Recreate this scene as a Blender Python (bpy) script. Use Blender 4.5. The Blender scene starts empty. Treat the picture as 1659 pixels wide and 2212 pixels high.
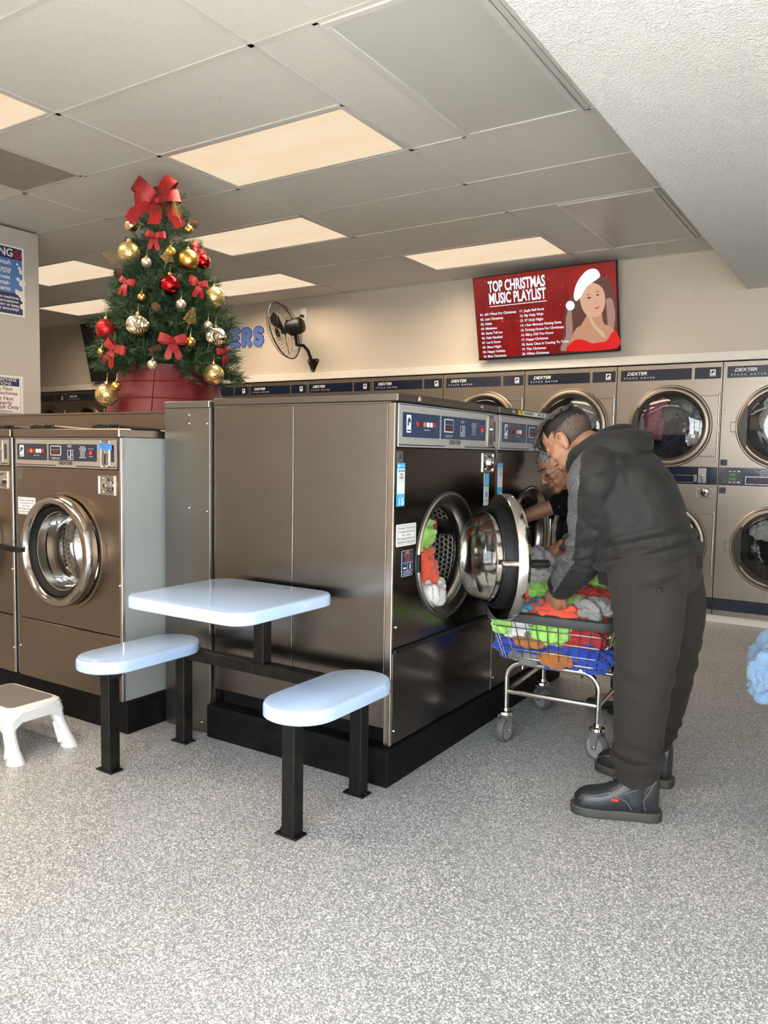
import bpy, bmesh, math, random
import numpy as np
from mathutils import Vector, Matrix, Quaternion
from math import sin, cos, pi, radians, sqrt, atan2
random.seed(7)
SC = bpy.context.scene
COL = SC.collection
R = radians

# ------------------------------------------------------------------ camera
cam_d = bpy.data.cameras.new('camera'); cam = bpy.data.objects.new('camera', cam_d); COL.objects.link(cam)
F_PX, YAW, PITCH, ROLL = 1695.79, -0.5721, -0.0746, 0.0166
cam_d.sensor_fit = 'HORIZONTAL'; cam_d.sensor_width = 36.0; cam_d.lens = F_PX / 1659.0 * 36.0
cam_d.clip_start = 0.05; cam_d.clip_end = 100
_f = Vector((sin(YAW) * cos(PITCH), cos(YAW) * cos(PITCH), sin(PITCH)))
_r = Vector((cos(YAW), -sin(YAW), 0)); _u = _r.cross(_f)
_r2 = cos(ROLL) * _r + sin(ROLL) * _u; _u2 = -sin(ROLL) * _r + cos(ROLL) * _u
_m = Matrix((_r2, _u2, -_f)).transposed().to_4x4(); _m.translation = Vector((1.5372, -2.4341, 1.2531))
cam.matrix_world = _m
SC.camera = cam

# ------------------------------------------------------------------ world, daylight, exposure
world = bpy.data.worlds.new('daylight'); SC.world = world; world.use_nodes = True
bg = world.node_tree.nodes['Background']
bg.inputs['Color'].default_value = (0.88, 0.925, 1.0, 1); bg.inputs['Strength'].default_value = 12.0
SC.view_settings.view_transform = 'Standard'; SC.view_settings.look = 'None'
SC.view_settings.gamma = 1.0; SC.view_settings.exposure = 0.18
SC.view_settings.use_curve_mapping = False
CY = SC.cycles
CY.max_bounces = 5; CY.diffuse_bounces = 3; CY.glossy_bounces = 3; CY.transmission_bounces = 3; CY.transparent_max_bounces = 8; CY.adaptive_threshold = .03
CY.caustics_reflective = False; CY.caustics_refractive = False; CY.sample_clamp_indirect = 40.0
portal_d = bpy.data.lights.new('storefront_portal', 'AREA'); portal_d.shape = 'RECTANGLE'
portal_d.size = 3.7; portal_d.size_y = 2.25; portal_d.cycles.is_portal = True
portal = bpy.data.objects.new('storefront_portal', portal_d); COL.objects.link(portal)
portal.location = (1.40, -3.07, 1.3); portal.rotation_euler = (R(90), 0, 0)

sun_d = bpy.data.lights.new('sun', 'SUN'); sun_d.energy = 90.0; sun_d.angle = R(2.0); sun_d.color = (1.0, .95, .91)
sun = bpy.data.objects.new('sun', sun_d); COL.objects.link(sun); sun.location = (0, -12, 12)
sun.rotation_euler = Vector((.33, .60, -.73)).to_track_quat('-Z', 'Y').to_euler()      # high sun outside the storefront

# ------------------------------------------------------------------ materials
MATS = {}
def srgb(r, g, b):
    def c(x):
        x /= 255.0
        return x / 12.92 if x <= 0.04045 else ((x + 0.055) / 1.055) ** 2.4
    return (c(r), c(g), c(b), 1)
def mat(name, col=(.5, .5, .5), rough=.5, metal=0.0, spec=.5, emit=None, estr=0, coat=0, aniso=0, sheen=0):
    if name in MATS: return MATS[name]
    m = bpy.data.materials.new(name); m.use_nodes = True
    b = m.node_tree.nodes['Principled BSDF']
    b.inputs['Base Color'].default_value = tuple(col[:3]) + (1,)
    b.inputs['Roughness'].default_value = rough; b.inputs['Metallic'].default_value = metal
    b.inputs['Specular IOR Level'].default_value = spec
    if emit: b.inputs['Emission Color'].default_value = tuple(emit[:3]) + (1,); b.inputs['Emission Strength'].default_value = estr
    if coat: b.inputs['Coat Weight'].default_value = coat; b.inputs['Coat Roughness'].default_value = .08
    if aniso: b.inputs['Anisotropic'].default_value = aniso
    if sheen: b.inputs['Sheen Weight'].default_value = sheen; b.inputs['Sheen Roughness'].default_value = .5
    MATS[name] = m
    return m
class NT:
    """small node helper"""
    def __init__(s, m): s.t = m.node_tree; s.n = s.t.nodes; s.l = s.t.links; s.b = s.n.get('Principled BSDF')
    def add(s, typ, **kw):
        n = s.n.new(typ)
        for k, v in kw.items():
            if k.startswith('i_'):
                key = k[2:]; key = int(key) if key.isdigit() else key
                n.inputs[key].default_value = v
            else: setattr(n, k, v)
        return n
    def link(s, a, b): s.l.new(a, b)
    def coords(s, kind='Object', scale=(1, 1, 1)):
        tc = s.add('ShaderNodeTexCoord'); mp = s.add('ShaderNodeMapping')
        mp.inputs['Scale'].default_value = scale; s.link(tc.outputs[kind], mp.inputs['Vector']); return mp.outputs['Vector']
    def noise(s, vec, scale, detail=3, rough=.5, dist=0):
        n = s.add('ShaderNodeTexNoise'); n.inputs['Scale'].default_value = scale; n.inputs['Detail'].default_value = detail
        n.inputs['Roughness'].default_value = rough; n.inputs['Distortion'].default_value = dist; s.link(vec, n.inputs['Vector']); return n
    def ramp(s, fac, stops, interp='LINEAR'):
        r = s.add('ShaderNodeValToRGB'); r.color_ramp.interpolation = interp
        e = r.color_ramp.elements
        while len(e) < len(stops): e.new(.5)
        for el, (p, c) in zip(e, stops): el.position = p; el.color = tuple(c[:3]) + (1,)
        s.link(fac, r.inputs['Fac']); return r.outputs['Color']
    def bump(s, h, strength=.3, dist=.002):
        b = s.add('ShaderNodeBump'); b.inputs['Strength'].default_value = strength; b.inputs['Distance'].default_value = dist
        s.link(h, b.inputs['Height']); s.link(b.outputs['Normal'], s.b.inputs['Normal']); return b

def steel(name, col, rough, streak=(1, 1, 1), aniso=0.0, var=.1, arot=0.0):
    m = mat(name, col, rough, 1.0); t = NT(m)
    v = t.coords('Object', streak); n = t.noise(v, 60, 4, .6)
    big = t.noise(t.coords('Object'), 1.7, 3, .55)
    mr = t.add('ShaderNodeMapRange'); mr.inputs['From Min'].default_value = .3; mr.inputs['From Max'].default_value = .7
    mr.inputs['To Min'].default_value = rough - var * .5; mr.inputs['To Max'].default_value = rough + var * .5
    t.link(n.outputs['Fac'], mr.inputs['Value']); t.link(mr.outputs[0], t.b.inputs['Roughness'])
    c1 = tuple(c * .9 for c in col[:3]); c2 = tuple(min(1, c * 1.08) for c in col[:3])
    t.link(t.ramp(big.outputs['Fac'], [(.3, c1), (.7, c2)]), t.b.inputs['Base Color'])
    if aniso:
        t.b.inputs['Anisotropic'].default_value = aniso; t.b.inputs['Anisotropic Rotation'].default_value = arot
        tg = t.add('ShaderNodeTangent'); tg.direction_type = 'RADIAL'; tg.axis = 'Z'; t.link(tg.outputs[0], t.b.inputs['Tangent'])
    return m
STEEL = steel('steel_brushed', (.185, .169, .153), .26, (6, 6, .03), aniso=.88, var=.02)
STEEL_FRONT = steel('steel_front', (.245, .194, .150), .33, (6, 6, .05), aniso=.5, var=.05)
STEEL_DARK = steel('steel_dark_front', (.135, .120, .109), .22, (3, 3, 1.5), var=.12)
STEEL_DRY = steel('steel_dryer', (.30, .255, .215), .38, (10, 10, 1), aniso=.2)
STEEL_GREY = steel('steel_filler', (.235, .222, .205), .32, (6, 6, .05), aniso=.7, var=.05)
CHROME = mat('chrome', (.62, .59, .56), .12, 1.0)
CHROME2 = mat('satin_chrome', (.45, .42, .39), .25, 1.0)
ZINC = mat('zinc', (.50, .51, .52), .38, .9)
BLACK = mat('black_plastic', (.008, .008, .009), .38, spec=.35)
BLACKM = mat('black_painted_steel', (.008, .008, .009), .45, spec=.3)
RUBBER = mat('black_rubber', (.02, .02, .02), .6)
NAVY = mat('navy_enamel', (.008, .014, .035), .22, coat=.4)
NAVYB = mat('blue_enamel', (.012, .035, .10), .22, coat=.4)
WHITE = mat('white_paint', (.80, .79, .76), .5)
PAPER = mat('white_label', (.78, .78, .78), .45)
INK = mat('dark_ink', (.02, .022, .03), .5)
INKW = mat('white_ink', (.75, .76, .78), .5)
INKG = mat('grey_ink', (.42, .42, .42), .5)
REDB = mat('red_plastic', (.32, .012, .012), .35)
ORB = mat('orange_plastic', (.55, .16, .03), .35)
GREYPAINT = mat('grey_painted_side', (.29, .305, .30), .55)
SILVER = mat('silver_panel', (.55, .55, .54), .38, .55)
BROWNSILVER = mat('bronze_silver_panel', (.42, .37, .32), .38, .6)

# ------------------------------------------------------------------ geometry helpers
class G:
    """collects shapes into one bmesh"""
    def __init__(s): s.bm = bmesh.new(); s.uv = None
    def _geom(s, verts, faces):
        vs = [s.bm.verts.new(v) for v in verts]; fs = []
        for f in faces:
            try: fs.append(s.bm.faces.new([vs[i] for i in f]))
            except ValueError: pass
        return vs, fs
    def box(s, x0, x1, y0, y1, z0, z1, bev=0.0, seg=1, M=None):
        v = [(x0, y0, z0), (x1, y0, z0), (x1, y1, z0), (x0, y1, z0), (x0, y0, z1), (x1, y0, z1), (x1, y1, z1), (x0, y1, z1)]
        if M is not None: v = [M @ Vector(p) for p in v]
        vs, fs = s._geom(v, [(0, 3, 2, 1), (4, 5, 6, 7), (0, 1, 5, 4), (1, 2, 6, 5), (2, 3, 7, 6), (3, 0, 4, 7)])
        if bev > 0:
            ed = list({e for f in fs for e in f.edges})
            bmesh.ops.bevel(s.bm, geom=ed, offset=bev, segments=seg, profile=.5, affect='EDGES')
        return s
    def loft(s, rings, closed_u=True, cap=True, closed_v=False):
        n = len(rings[0]); V = [p for r in rings for p in r]; Fc = []
        m = len(rings)
        for i in range(m if closed_v else m - 1):
            a = i * n; b = ((i + 1) % m) * n
            for j in range(n if closed_u else n - 1):
                k = (j + 1) % n; Fc.append((a + j, a + k, b + k, b + j))
        if cap and not closed_v:
            Fc.append(tuple(range(n - 1, -1, -1))); Fc.append(tuple((m - 1) * n + j for j in range(n)))
        s._geom(V, Fc); return s
    def cyl(s, p0, p1, r0, r1=None, n=16, cap=True):
        r1 = r0 if r1 is None else r1
        p0, p1 = Vector(p0), Vector(p1); d = (p1 - p0).normalized(); a, b = basis(d)
        s.loft([[p + (a * cos(2 * pi * j / n) + b * sin(2 * pi * j / n)) * r for j in range(n)] for p, r in ((p0, r0), (p1, r1))], cap=cap); return s
    def tube(s, pts, r, n=8, closed=False, cap=True):
        pts = [Vector(p) for p in pts]; m = len(pts); rr = r if isinstance(r, (list, tuple)) else [r] * m
        rings = []; a = None
        for i in range(m):
            if closed: d = (pts[(i + 1) % m] - pts[i - 1]).normalized()
            else: d = (pts[min(i + 1, m - 1)] - pts[max(i - 1, 0)]).normalized()
            if a is None: a, b = basis(d)
            else:
                a = (a - d * a.dot(d)); a = a.normalized() if a.length > 1e-6 else basis(d)[0]; b = d.cross(a)
            rings.append([pts[i] + (a * cos(2 * pi * j / n) + b * sin(2 * pi * j / n)) * rr[i] for j in range(n)])
        s.loft(rings, cap=cap, closed_v=closed); return s
    def lathe(s, prof, o=(0, 0, 0), axis=(0, -1, 0), n=48, cap=False, uvs=None, squash=None):
        """prof: [(r, h)] h along axis from o"""
        o = Vector(o); d = Vector(axis).normalized(); a, b = basis(d)
        rings = [[o + d * h + (a * cos(2 * pi * j / n) + b * sin(2 * pi * j / n)) * max(r, 1e-5) for j in range(n)] for r, h in prof]
        s.loft(rings, cap=cap); return s
    def sphere(s, c, r, n=16, m=10, M=None):
        rx, ry, rz = r if isinstance(r, (tuple, list)) else (r, r, r); c = Vector(c)
        rings = []
        for i in range(1, m):
            t = pi * i / m
            rings.append([Vector((rx * sin(t) * cos(2 * pi * j / n), ry * sin(t) * sin(2 * pi * j / n), -rz * cos(t))) for j in range(n)])
        V = [p for r_ in rings for p in r_] + [Vector((0, 0, -rz)), Vector((0, 0, rz))]
        if M is not None: V = [M @ p for p in V]
        V = [p + c for p in V]; Fc = []
        for i in range(m - 2):
            for j in range(n):
                k = (j + 1) % n; Fc.append((i * n + j, i * n + k, (i + 1) * n + k, (i + 1) * n + j))
        lo, hi = len(V) - 2, len(V) - 1
        for j in range(n):
            k = (j + 1) % n; Fc.append((lo, k, j)); Fc.append((hi, (m - 2) * n + j, (m - 2) * n + k))
        s._geom(V, Fc); return s
    def prism(s, poly, o, u, v, t):
        """poly in (u,v), extruded by t along u x v"""
        o, u, v = Vector(o), Vector(u), Vector(v); n = u.cross(v).normalized()
        lo = [o + u * p[0] + v * p[1] for p in poly]; hi = [p + n * t for p in lo]
        k = len(poly)
        s._geom(lo + hi, [tuple(range(k - 1, -1, -1)), tuple(range(k, 2 * k))] + [(i, (i + 1) % k, k + (i + 1) % k, k + i) for i in range(k)]); return s
    def holeplate(s, x0, x1, z0, z1, cx, cz, r, y0, y1, n=64):
        """plate in xz with a round hole, front at y0, back at y1"""
        out, inn = [], []
        for j in range(n):
            a = 2 * pi * (j + .5) / n; dx, dz = cos(a), sin(a)
            ts = []
            if dx > 1e-9: ts.append((x1 - cx) / dx)
            if dx < -1e-9: ts.append((x0 - cx) / dx)
            if dz > 1e-9: ts.append((z1 - cz) / dz)
            if dz < -1e-9: ts.append((z0 - cz) / dz)
            t = min(ts); out.append([cx + dx * t, cz + dz * t]); inn.append((cx + dx * r, cz + dz * r))
        for X, Z in ((x0, z0), (x1, z0), (x1, z1), (x0, z1)):
            j = min(range(n), key=lambda q: (out[q][0] - X) ** 2 + (out[q][1] - Z) ** 2); out[j] = [X, Z]
        rings = [[Vector((p[0], y, p[1])) for p in q] for q, y in ((out, y1), (out, y0), (inn, y0), (inn, y1))]
        s.loft(rings, cap=False); return s
def basis(d):
    d = Vector(d).normalized(); t = Vector((0, 0, 1)) if abs(d.z) < .95 else Vector((1, 0, 0))
    a = t.cross(d).normalized(); return a, d.cross(a)
def finish(g, name, smooth=True, ang=38, fix=True):
    me = bpy.data.meshes.new(name)
    if fix: bmesh.ops.recalc_face_normals(g.bm, faces=g.bm.faces)
    g.bm.to_mesh(me); g.bm.free()
    if smooth:
        me.polygons.foreach_set('use_smooth', [True] * len(me.polygons)); me.set_sharp_from_angle(angle=R(ang))
    return me
def link(name, me, m, parent=None, loc=None, rot=None, scale=None):
    if m is not None and not me.materials: me.materials.append(m)
    o = bpy.data.objects.new(name, me); COL.objects.link(o)
    if parent: o.parent = parent
    if loc is not None: o.location = loc
    if rot is not None: o.rotation_euler = rot
    if scale is not None: o.scale = scale
    return o
def obj(name, g, m, parent=None, smooth=True, ang=38, fix=True, label=None):
    o = link(name, finish(g, name, smooth, ang, fix), m, parent)
    if label: o['label'] = label
    return o
def tag(o, label, cat, group=None, kind=None):
    o['label'] = label; o['category'] = cat
    if group: o['group'] = group
    if kind: o['kind'] = kind
    return o
def thing(name, label, cat, loc=(0, 0, 0), rz=0.0, group=None):
    o = bpy.data.objects.new(name, None); COL.objects.link(o); o.empty_display_size = .05
    o.location = loc; o.rotation_euler = (0, 0, rz); return tag(o, label, cat, group)
def struct(o, label, cat=None):
    o['kind'] = 'structure'; o['label'] = label; o['category'] = cat or o.name.split('_')[0].split('.')[0]; return o
def copy_tree(o, parent=None, skip=()):
    c = o.copy(); COL.objects.link(c); c.parent = parent
    for ch in list(o.children):
        if ch.name.split('.')[0] not in skip: copy_tree(ch, c, skip)
    return c
_TXT = {}
def text_mesh(s, bold=0.0, shear=0.0, spacing=1.0, align='CENTER', line=1.0, res=3):
    cu = bpy.data.curves.new('txt', 'FONT'); cu.body = s; cu.size = 1.0; cu.offset = bold; cu.shear = shear
    cu.space_character = spacing; cu.align_x = align; cu.align_y = 'CENTER'; cu.resolution_u = res; cu.space_line = line
    o = bpy.data.objects.new('txt', cu); me = o.to_mesh()
    v = np.empty(len(me.vertices) * 3); me.vertices.foreach_get('co', v); v = v.reshape(-1, 3)
    f = [tuple(p.vertices) for p in me.polygons]
    o.to_mesh_clear(); bpy.data.objects.remove(o); bpy.data.curves.remove(cu); return v, f
def text(name, s, m, parent, o, u, v, size, sx=1.0, lift=.0012, thick=0.0, rot=0.0, fit=None, **kw):
    """lettering lying on the plane o,u,v; lifted a little off it; fit = target width"""
    vv, ff = text_mesh(s, **kw); u, v, o = Vector(u), Vector(v), Vector(o); n = u.cross(v).normalized()
    w = vv[:, 0].max() - vv[:, 0].min() if len(vv) else 1
    if fit: sx = fit / (w * size)
    cr, sr = cos(rot), sin(rot); P = []
    for p in vv:
        a, b = p[0] * size * sx, p[1] * size; a, b = a * cr - b * sr, a * sr + b * cr
        P.append(o + u * a + v * b + n * lift)
    me = bpy.data.meshes.new(name); k = len(P)
    if thick:
        from collections import Counter
        cnt = Counter()
        for f in ff:
            for i in range(len(f)): cnt[(f[i], f[(i + 1) % len(f)])] += 1
        side = [(a, b) for (a, b) in cnt if (b, a) not in cnt]
        P2 = [p + n * thick for p in P]
        me.from_pydata([tuple(p) for p in P + P2], [], [tuple(i + k for i in f) for f in ff] + [(a, b, b + k, a + k) for a, b in side])
    else: me.from_pydata([tuple(p) for p in P], [], ff)
    return link(name, me, m, parent)
def quad(g, o, u, v, w, h, t=.001, r=0.0, seg=4):
    """rounded sticker centred at o"""
    if r <= 0: poly = [(-w / 2, -h / 2), (w / 2, -h / 2), (w / 2, h / 2), (-w / 2, h / 2)]
    else: poly = rrect(w, h, r, seg)
    g.prism(poly, o, u, v, t); return g
def rrect(w, h, r, seg=4):
    P = []
    for cxx, cyy, a0 in ((w / 2 - r, -h / 2 + r, -90), (w / 2 - r, h / 2 - r, 0), (-w / 2 + r, h / 2 - r, 90), (-w / 2 + r, -h / 2 + r, 180)):
        for i in range(seg + 1):
            a = R(a0 + 90 * i / seg); P.append((cxx + r * cos(a), cyy + r * sin(a)))
    return P
UX, UZ = Vector((1, 0, 0)), Vector((0, 0, 1))
def plate(name, m, parent, x0, x1, z0, z1, y, t=.002, r=.0, lab=None):
    """thin plate on a front face that looks along -Y"""
    g = G(); quad(g, ((x0 + x1) / 2, y, (z0 + z1) / 2), UX, UZ, x1 - x0, z1 - z0, t, r); return obj(name, g, m, parent, label=lab)
def ftext(name, s, m, parent, x, z, y, size, **kw): return text(name, s, m, parent, (x, y, z), UX, UZ, size, **kw)

# ------------------------------------------------------------------ setting
YW, YD, HC = 3.99, 3.94, 2.827            # wall above dryers, dryer fronts, ceiling height
GX, GY, T = -0.646, -0.665, 0.6096        # ceiling grid
def gy(j): return GY + T * j
def gx(i): return GX - 2 * T * i

def floor_material():
    m = mat('flecked_vinyl', (.3, .3, .3), .38, coat=.25); t = NT(m)
    v = t.coords('Object'); wob = t.noise(v, 130, 2, .6)
    mix = t.add('ShaderNodeMixRGB', blend_type='ADD'); mix.inputs['Fac'].default_value = .009
    t.link(v, mix.inputs['Color1']); t.link(wob.outputs['Color'], mix.inputs['Color2'])
    vo = t.add('ShaderNodeTexVoronoi'); vo.inputs['Scale'].default_value = 330; t.link(mix.outputs[0], vo.inputs['Vector'])
    sep = t.add('ShaderNodeSeparateColor'); t.link(vo.outputs['Color'], sep.inputs[0])
    c = t.ramp(sep.outputs[0], [(0, (.17, .178, .19)), (.22, (.25, .255, .265)), (.42, (.20, .22, .26)), (.55, (.34, .34, .345)), (.70, (.60, .595, .58)), (.86, (.80, .785, .75))], 'CONSTANT')
    big = t.noise(v, .8, 4, .6); mul = t.add('ShaderNodeMixRGB', blend_type='MULTIPLY'); mul.inputs['Fac'].default_value = 1
    t.link(c, mul.inputs['Color1']); t.link(t.ramp(big.outputs['Fac'], [(.3, (.90, .90, .90)), (.7, (1, 1, 1))]), mul.inputs['Color2'])
    t.link(mul.outputs[0], t.b.inputs['Base Color']); t.b.inputs['Coat Roughness'].default_value = .3
    return m
def tile_material():
    m = mat('ceiling_tile_board', (.56, .54, .51), .9); t = NT(m); v = t.coords('Object')
    vo = t.add('ShaderNodeTexVoronoi'); vo.inputs['Scale'].default_value = 85; t.link(v, vo.inputs['Vector'])
    no = t.noise(v, 28, 2); dens = t.noise(v, 9, 2)
    a = t.add('ShaderNodeMath', operation='MULTIPLY_ADD'); a.inputs[1].default_value = .55; t.link(dens.outputs['Fac'], a.inputs[0]); a.inputs[2].default_value = -.12
    lt = t.add('ShaderNodeMath', operation='LESS_THAN'); t.link(vo.outputs['Distance'], lt.inputs[0]); t.link(a.outputs[0], lt.inputs[1])
    c = t.ramp(lt.outputs[0], [(0, (.56, .54, .51)), (1, (.40, .38, .35))]); t.link(c, t.b.inputs['Base Color'])
    inv = t.add('ShaderNodeMath', operation='SUBTRACT'); inv.inputs[0].default_value = 1; t.link(lt.outputs[0], inv.inputs[1])
    t.bump(inv.outputs[0], .6, .003); return m
def popcorn_material():
    m = mat('popcorn_plaster', (.93, .92, .90), .9); t = NT(m); v = t.coords('Object')
    n1 = t.noise(v, 95, 3, .65, .6); n2 = t.noise(v, 240, 2, .5)
    ad = t.add('ShaderNodeMath', operation='MULTIPLY_ADD'); ad.inputs[1].default_value = .35; t.link(n2.outputs['Fac'], ad.inputs[0]); t.link(n1.outputs['Fac'], ad.inputs[2])
    t.bump(ad.outputs[0], 1.0, .030); return m
def wall_material():
    m = mat('cream_wall_paint', (.58, .515, .435), .75); t = NT(m); n = t.noise(t.coords('Object'), 150, 3, .6); t.bump(n.outputs['Fac'], .25, .002); return m
FLOORM, TILEM, POPM, WALLM = floor_material(), tile_material(), popcorn_material(), wall_material()
TEE = mat('tee_bar_paint', (.52, .50, .47), .55)
CREAM = mat('cream_trim_paint', (.74, .70, .64), .5)

XL, XR, YF, YB = -8.8, 3.4, GY - 4 * T, 4.95
struct(obj('floor', G().box(XL, XR, YF, YB, -.1, 0), FLOORM, smooth=False), 'grey and cream flecked vinyl floor with a soft sheen', 'floor')
struct(obj('wall_left', G().box(XL - .1, XL, YF, YB, 0, HC + .1), WALLM, smooth=False), 'cream painted wall at the far end of the dryers', 'wall')
struct(obj('wall_right', G().box(XR, XR + .1, YF, YB, 0, HC + .1), WALLM, smooth=False), 'cream wall across the aisle from the washers', 'wall')
wb = struct(obj('wall_back', G().box(XL, XR, YW, YB, 2.0, HC + .1).box(XL, XR, YB, YB + .1, 0, HC + .1), WALLM, smooth=False), 'cream painted wall above the row of stack dryers', 'wall')
struct(obj('trim_1', G().box(XL, XR, YW - .055, YW, 1.988, 2.058, .004), CREAM, smooth=False), 'cream ledge board running along the top of the dryers', 'trim')
struct(obj('baseboard_back', G().box(XL, XR, YD + .012, YD + .05, 0, .062, .003), WHITE, smooth=False), 'white baseboard under the stack dryers', 'baseboard')

# ceiling slab with its grid and tiles
ceil = struct(obj('ceiling', G().box(XL, XR, YF, YB, HC + .1, HC + .2), mat('dark_plenum', (.05, .05, .05), .9), smooth=False), 'suspended ceiling of speckled tiles in a metal grid', 'ceiling')
TEEW = .012
XS = .5733
lights = {(0, 2), (0, 6), (1, 0), (1, 4), (2, 6), (3, 4), (4, 6), (0, -2), (2, -2), (1, -3)}
tiles = []
for i in range(0, 7):
    x1 = gx(i); x0 = max(gx(i + 1), XL)
    for j in range(-4, 8):
        if (i, j) in lights: continue
        y0 = gy(j); y1 = gy(j + 1) if j < 7 else YW
        if (i, j) == (1, 1): tiles.append((-2.476, x1, y0, y1)); continue
        tiles.append((x0, x1, y0, y1))
for j in range(-4, 8):
    y0 = gy(j); y1 = gy(j + 1) if j < 7 else YW
    if j == 1: tiles.append((GX, -.335, y0, gy(3)))
    elif j == 5: tiles.append((GX, -.335, y0, gy(7)))
    elif j not in (2, 6): tiles.append((GX, XS, y0, y1))
tiles.append((.292, XS, gy(1), gy(3))); tiles.append((.292, XS, gy(5), gy(7)))
tmesh = {}
for x0, x1, y0, y1 in tiles:
    key = (round(x1 - x0, 3), round(y1 - y0, 3))
    if key not in tmesh:
        w, h = (x1 - x0) / 2 - .008, (y1 - y0) / 2 - .008
        tmesh[key] = finish(G().box(-w, w, -h, h, 0, .015, .003), 'tile', False)
    o = link('tile', tmesh[key], TILEM, ceil, ((x0 + x1) / 2, (y0 + y1) / 2, HC + random.uniform(.001, .006)))
    o.rotation_euler = (0, 0, random.choice([0, pi]))
def tee(x0, x1, y0, y1): obj('tee_bar', G().box(x0, x1, y0, y1, HC - .001, HC + .012).box((x0 + x1) / 2 - (.001 if x1 - x0 < .1 else (x1 - x0) / 2), (x0 + x1) / 2 + (.001 if x1 - x0 < .1 else (x1 - x0) / 2), (y0 + y1) / 2 - (.001 if y1 - y0 < .1 else (y1 - y0) / 2), (y0 + y1) / 2 + (.001 if y1 - y0 < .1 else (y1 - y0) / 2), HC + .012, HC + .04), TEE, ceil, smooth=False)
for j in range(-3, 8):
    if j == 2: tee(XL, GX, gy(j) - TEEW, gy(j) + TEEW)
    elif j == 6: tee(XL, GX, gy(j) - TEEW, gy(j) + TEEW)
    else: tee(XL, XS, gy(j) - TEEW, gy(j) + TEEW)
for i in range(0, 7): tee(gx(i) - TEEW, gx(i) + TEEW, YF, YW)
tee(-2.476 - TEEW, -2.476 + TEEW, gy(1), gy(2))
for a, b in ((1, 3), (5, 7)): tee(-.335 - TEEW, -.335 + TEEW, gy(a), gy(b)); tee(.292 - TEEW, .292 + TEEW, gy(a), gy(b))
tee(XL, XS, YW - .022, YW - .001)
# dropped soffit with rough plaster
struct(obj('ceiling_soffit', G().box(.566, XR, YF, YW, 2.509, HC + .1, .004), POPM, smooth=False), 'white popcorn plaster soffit dropped below the tiled ceiling', 'soffit')
# partition, bulkhead, plinths
PARTM = mat('grey_partition_paint', (.46, .43, .395), .42)
struct(obj('wall_partition', G().box(-3.95, -3.83, -2.9, 1.14, 0, HC - .012, .004), PARTM, smooth=False), 'grey partition wall carrying the blue warning poster', 'wall')
struct(obj('wall_bulkhead', G().box(-3.83, -1.212, .30, 1.02, 0, 1.443, .004).box(-3.83, -1.212, .292, 1.03, 1.435, 1.4475, .002), STEEL_FRONT, smooth=False), 'low steel bulkhead behind the triple load washers, carrying the tree', 'bulkhead')
PLINTH = mat('black_plinth_paint', (.004, .004, .0045), .6, spec=.12); _t = NT(PLINTH); _n = _t.noise(_t.coords('Object'), 14, 5, .7)
_t.link(_t.ramp(_n.outputs['Fac'], [(.35, (.003, .003, .0034)), (.75, (.010, .0096, .0092))]), _t.b.inputs['Base Color'])
struct(obj('trim_2', G().box(-.90, -.03, .06, 1.80, 0, .215).box(-.925, .015, -.02, 1.81, 0, .143, .004), PLINTH, smooth=False), 'black plinth under the mega load washers', 'trim')
struct(obj('trim_3', G().box(-3.78, -1.222, -.204, .29, 0, .144, .004), PLINTH, smooth=False), 'black plinth under the triple load washers', 'trim')

# storefront behind the camera
FRAMEM = mat('dark_anodised_frame', (.05, .048, .045), .4, .6)
GLASSP = mat('clear_pane', (1, 1, 1), .02)
def make_glass(m, tint, refl, rough=.01, fres=True):
    t = NT(m); t.n.clear(); out = t.add('ShaderNodeOutputMaterial'); tr = t.add('ShaderNodeBsdfTransparent'); gl = t.add('ShaderNodeBsdfGlossy'); mx = t.add('ShaderNodeMixShader')
    tr.inputs['Color'].default_value = tuple(tint) + (1,); gl.inputs['Roughness'].default_value = rough
    lw = t.add('ShaderNodeLayerWeight'); lw.inputs['Blend'].default_value = .35; mr = t.add('ShaderNodeMapRange'); mr.inputs['To Min'].default_value = refl; mr.inputs['To Max'].default_value = min(1, refl + .5)
    mx.inputs[0].default_value = refl
    if fres: t.link(lw.outputs['Fresnel'], mr.inputs['Value']); t.link(mr.outputs[0], mx.inputs[0])
    t.link(tr.outputs[0], mx.inputs[1]); t.link(gl.outputs[0], mx.inputs[2]); t.link(mx.outputs[0], out.inputs['Surface'])
make_glass(GLASSP, (.95, .97, .96), .03, fres=False)
wx = [-.4, .5, 1.4, 2.3, 3.2]
g = G().box(XL, XR, YF, YF + .12, 2.42, HC + .1).box(XL, XR, YF, YF + .12, 0, .18).box(XL, wx[0], YF, YF + .12, .18, 2.42).box(wx[-1], XR, YF, YF + .12, .18, 2.42)
struct(obj('wall_front', g, WALLM, smooth=False), 'storefront wall with tall windows behind the viewer', 'wall')
for k in range(4):
    x0, x1 = wx[k], wx[k + 1]; g = G()
    for a in ((x0, x0 + .05, .18, 2.42), (x1 - .05, x1, .18, 2.42), (x0 + .05, x1 - .05, .18, .25), (x0 + .05, x1 - .05, 2.35, 2.42)): g.box(a[0], a[1], YF + .02, YF + .1, a[2], a[3])
    w = struct(obj('window_%d' % (k + 1), g, FRAMEM, smooth=False), 'storefront window number %d counted along the front wall' % (k + 1), 'window')
    obj('pane', G().box(x0 + .05, x1 - .05, YF + .055, YF + .061, .25, 2.35), GLASSP, w, smooth=False)
struct(obj('ground_outside', G().box(-14, 9, -16, YF, -.25, -.05), mat('concrete_walk', (.42, .41, .39), .9), smooth=False), 'pale concrete walk outside the storefront', 'ground')

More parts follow.
